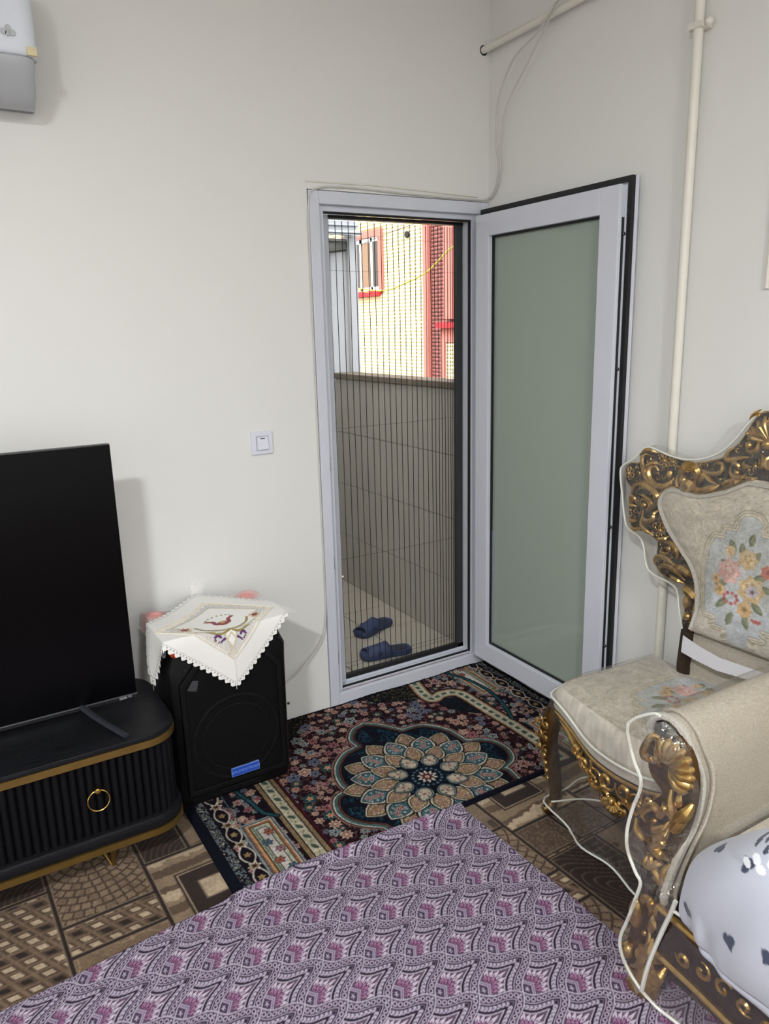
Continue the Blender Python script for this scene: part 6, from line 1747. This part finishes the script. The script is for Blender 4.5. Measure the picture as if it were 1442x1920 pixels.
mf.build('foot_carving', M['gilt'], pst)
mb.build('leaf_carving', M['gilt'], pst)
mb = MB()
for yv, zv, ry, rz in TS['knob']: mb.ball(ap(yv, zv, .002), 1.0, 18, 12, (.020, ry, rz))
mb.build('knob_carving', M['gilt'], pst)
mb = MB(); mb.tube(spline([(-.850, -1.690, .085), (-.860, -1.688, .045), (-.852, -1.686, .010)], 5), [.026, .027, .028, .029, .030, .031, .031, .031, .030, .029, .028], 12); mb.build('foot', M['gilt'], sf)
# front rail, seat, back and the far parts outside the view
rl = spline([(-.868, -1.72, .215), (-.865, -1.82, .20), (-.868, -1.95, .185), (-.872, -2.10, .19), (-.87, -2.4, .20), (-.87, -3.1, .215)], 6)
P = np.zeros((len(rl), 6, 3))
for i, p in enumerate(rl):
    for k, (dx, dz) in enumerate(((.03, .085), (-.006, .085), (-.020, .045), (-.012, -.03), (-.004, -.060), (.03, -.05))): P[i, k] = (p[0] + dx, p[1], p[2] + dz)
grid_obj('front_rail', P, M['gilt_dark'], sf, closed_u=True)
mb = MB()
mb.tube([Vector((p[0] - .018, p[1], p[2] + .075)) for p in rl], .008, 7); mb.tube([Vector((p[0] - .010, p[1], p[2] - .055)) for p in rl], .010, 7)
for k in range(9):
    cy = -1.80 - .05 * k
    Q = spiral(cy, .215 + .008 * math.sin(k), .020, k * 1.3, 1.1, 1 if k % 2 else -1, -.892); mb.tube(Q, taper(len(Q), .006), 6)
mb.ball((-.895, -1.98, .155), .016); mb.ball((-.893, -2.03, .150), .011)
mb.build('rail_carving', M['gilt'], sf)
mb = MB(); mb.prism([(-.86, -3.1), (-.86, -1.757), (-.20, -1.757), (-.20, -3.1)], xy3, .27, .43); mb.build('seat_cushion', M['fabric_plain'], sf, bevel=.05)
mb = MB(); mb.obox((-.235, -3.1, .40), (0, 1.16, 0), (.09, 0, 0), (.04, 0, .62)); mb.build('backrest', M['fabric_plain'], sf, bevel=.03)
for (lx, ly) in ((-.86, -3.05), (-.19, -3.05), (-.19, -1.80)):
    MB().tube([(lx, ly, .28), (lx, ly, .012)], [.032, .024], 10).build('leg', M['gilt_dark'], sf)

# clear cover of the sofa arm
cs = thing('plastic_cover', 'clear plastic cover with white piping over the sofa arm', 'plastic cover', (-.6, -1.7, 0))
def cp(yv, zv): return (-.902 - .03 * zv, yv, zv)
pipA = spline([cp(*p) for p in TS['pipA']], 4); pipB = spline([cp(*p) for p in TS['pipB']], 5); pipT = spline([cp(*p) for p in TS['pipT']], 5)
tip = pipA[-1]
pipC = spline([tuple(tip)] + [(p[0] - .012, p[1], .020) for p in TS['pipC'][1:]] + [(-.862, -1.95, .014), (-.862, -2.25, .014)], 6)
for pts, r in ((pipA, .0042), (pipB, .0052), (pipC, .0040), (pipT, .0038)):
    MB().tube(pts, r, 7).build('piping', M['film_piping'], cs)
MB().tube([tuple(pipB[4]), (pipB[4][0] + .004, pipB[4][1] - .02, pipB[4][2] - .002), (pipB[4][0] + .01, pipB[4][1] - .06, pipB[4][2] + .004)], .004, 7).build('piping', M['film_piping'], cs)
# film: sheet between the outer and the inner seam, bulging forward; and over the arm
A_ = resample(pipA, 60)
Bn = resample(np.vstack([np.array([(-.895, -1.715, .752), (-.880, -1.775, .70), (-.862, -1.79, .60), (-.856, -1.785, .52), (-.872, -1.775, .44), (-.885, -1.772, .38)]), pipB]), 60)
P = np.zeros((60, 18, 3))
for i in range(60):
    for k in range(18):
        t = k / 17; q = A_[i] * (1 - t) + Bn[i] * t
        P[i, k] = q + np.array([-.022 * math.sin(math.pi * t) - .004 * math.sin(i * .5 + k * .9), 0, 0])
grid_obj('front_film', clothy(P, .006, .035, 4), M['film'], cs)
sec2 = np.array([(-1.700 + (p[0] + 1.70) * 1.16, .60 + (p[1] - .60) * 1.10) for p in sec[8:36]])
P = np.zeros((30, len(sec2), 3))
for i, dx in enumerate(np.linspace(-.02, .60, 30)):
    for k in range(len(sec2)):
        xf = np.interp(sec2[k][1], fc[:, 1], fc[:, 0]); P[i, k] = (xf + dx, sec2[k][0], sec2[k][1])
P[..., 1] += .004 * (vnoise(P[..., 0] / .04, P[..., 2] / .05, 3) - .5); P[..., 2] += .006 * (vnoise(P[..., 0] / .06, P[..., 1] / .04, 6) - .5)
grid_obj('arm_film', P, M['film'], cs)
P = np.zeros((20, 12, 3)); C_ = resample(pipC, 20)
R_ = resample(np.array([(-.898, -1.775, .30), (-.900, -1.87, .27), (-.900, -2.2, .27)]), 20)
for i in range(20):
    for k in range(12):
        t = k / 11; P[i, k] = R_[i] * (1 - t) + C_[i] * t + np.array([-.010 * math.sin(math.pi * t) - .006 * math.sin(i * .9 + 2 * t), 0, 0])
grid_obj('rail_film', clothy(P, .006, .04, 9), M['film'], cs)

# ------------------------------------------------------------------ heart-print cushion on the sofa
nu_, nv_ = 480, 280
th = np.linspace(0, 2 * np.pi, nu_, endpoint=False); ph = np.linspace(.001, np.pi - .001, nv_)
TH_, PH = np.meshgrid(th, ph)
sp_ = lambda v, e: np.sign(v) * np.abs(v) ** e
# long axis along the sofa front; the end by the arm droops a little
ly = .250 * np.cos(PH); ring_r = np.sin(PH) ** .62
lx = .118 * ring_r * sp_(np.cos(TH_), .80); lz = .190 * ring_r * sp_(np.sin(TH_), .85)
Yc = -2.035 + ly; endw = sstep(.02, .25, ly)
Xc = -.872 + lx + .02 * endw; Zc = .452 + lz * (1 - .18 * endw) - .062 * endw
front = np.clip(-np.cos(TH_), 0, 1)
Xc += front * (.010 * np.sin(Yc * 95) * sstep(.42, .34, Zc) * sstep(-1.98, -1.82, Yc) + .004 * np.sin(Yc * 40 + Zc * 22))
crease = .318 + .10 * (Yc + 1.84) ** 2 - .12 * (Yc + 1.84) * 0
Xc += front * .014 * np.exp(-((Zc - crease) / .009) ** 2) * sstep(-1.80, -1.86, Yc)
crease2 = .545 + .35 * (-Yc - 1.86)
Xc += front * .008 * np.exp(-((Zc - crease2) / .007) ** 2) * sstep(-1.84, -1.87, Yc) * sstep(-1.98, -1.93, Yc)
hcol = np.empty(Xc.shape + (3,)); hcol[:] = (192, 195, 208)
for yv, zv, ro in ((-1.955, .585, 1.9), (-1.835, .385, .3), (-1.955, .425, -.5), (-2.04, .455, .5), (-1.868, .540, 2.2), (-2.12, .36, -.4), (-2.11, .58, 1.0)):
    d2 = (Yc - yv) ** 2 + (Zc - zv) ** 2 + np.where(front > .05, 0, 9)
    jj, ii = np.unravel_index(np.argmin(d2), d2.shape)
    PT = np.stack([Xc, Yc, Zc], -1); c0 = PT[jj, ii]
    t1 = PT[jj, (ii + 7) % nu_] - PT[jj, ii - 7]; t2 = PT[min(jj + 7, nv_ - 1), ii] - PT[max(jj - 7, 0), ii]
    nrm_ = np.cross(t1, t2); nrm_ /= np.linalg.norm(nrm_)
    if nrm_[0] > 0: nrm_ = -nrm_
    ey_ = np.array([0, 0, 1.0]) - nrm_ * nrm_[2]; ey_ /= np.linalg.norm(ey_); ex_ = np.cross(ey_, nrm_); ex_ /= np.linalg.norm(ex_)
    dp = PT - c0; u = dp @ ex_ / .0155; v = dp @ ey_ / .0155
    uu = u * math.cos(ro) - v * math.sin(ro); vv_ = u * math.sin(ro) + v * math.cos(ro)
    lobes = np.hypot(np.abs(uu) - .50, vv_ - .34) - .62
    vee = np.maximum(np.maximum((np.abs(uu) - (vv_ + 1.15) * .80) * .78, vv_ - .36), -1.15 - vv_)
    al_ = (1 - sstep(-.07, .07, np.minimum(lobes, vee))) * (np.abs(dp @ nrm_) < .03)
    hcol += al_[..., None] * (np.array((60, 66, 90.)) - hcol)
for k in range(9):
    yv, zv = -1.955 - .016 * k, .585 + .012 * (k % 2) + .004 * k
    hcol[(np.hypot((Yc - yv) / 1.5, Zc - zv) < .007) & (front > 0)] = (238, 240, 246)
for k in range(5):
    yv, zv = -1.950 - .014 * k, .612 + .010 * (k % 2) + .003 * k
    hcol[(np.hypot(Yc - yv, Zc - zv) < .0055) & (front > 0)] = (58, 62, 84)
cu = grid_obj('heart_cushion', np.stack([Xc, Yc, Zc], -1), M['cushion'], None, lin(hcol), closed_u=True)
tag(cu, 'pale grey cushion printed with navy hearts on the sofa', 'cushion')
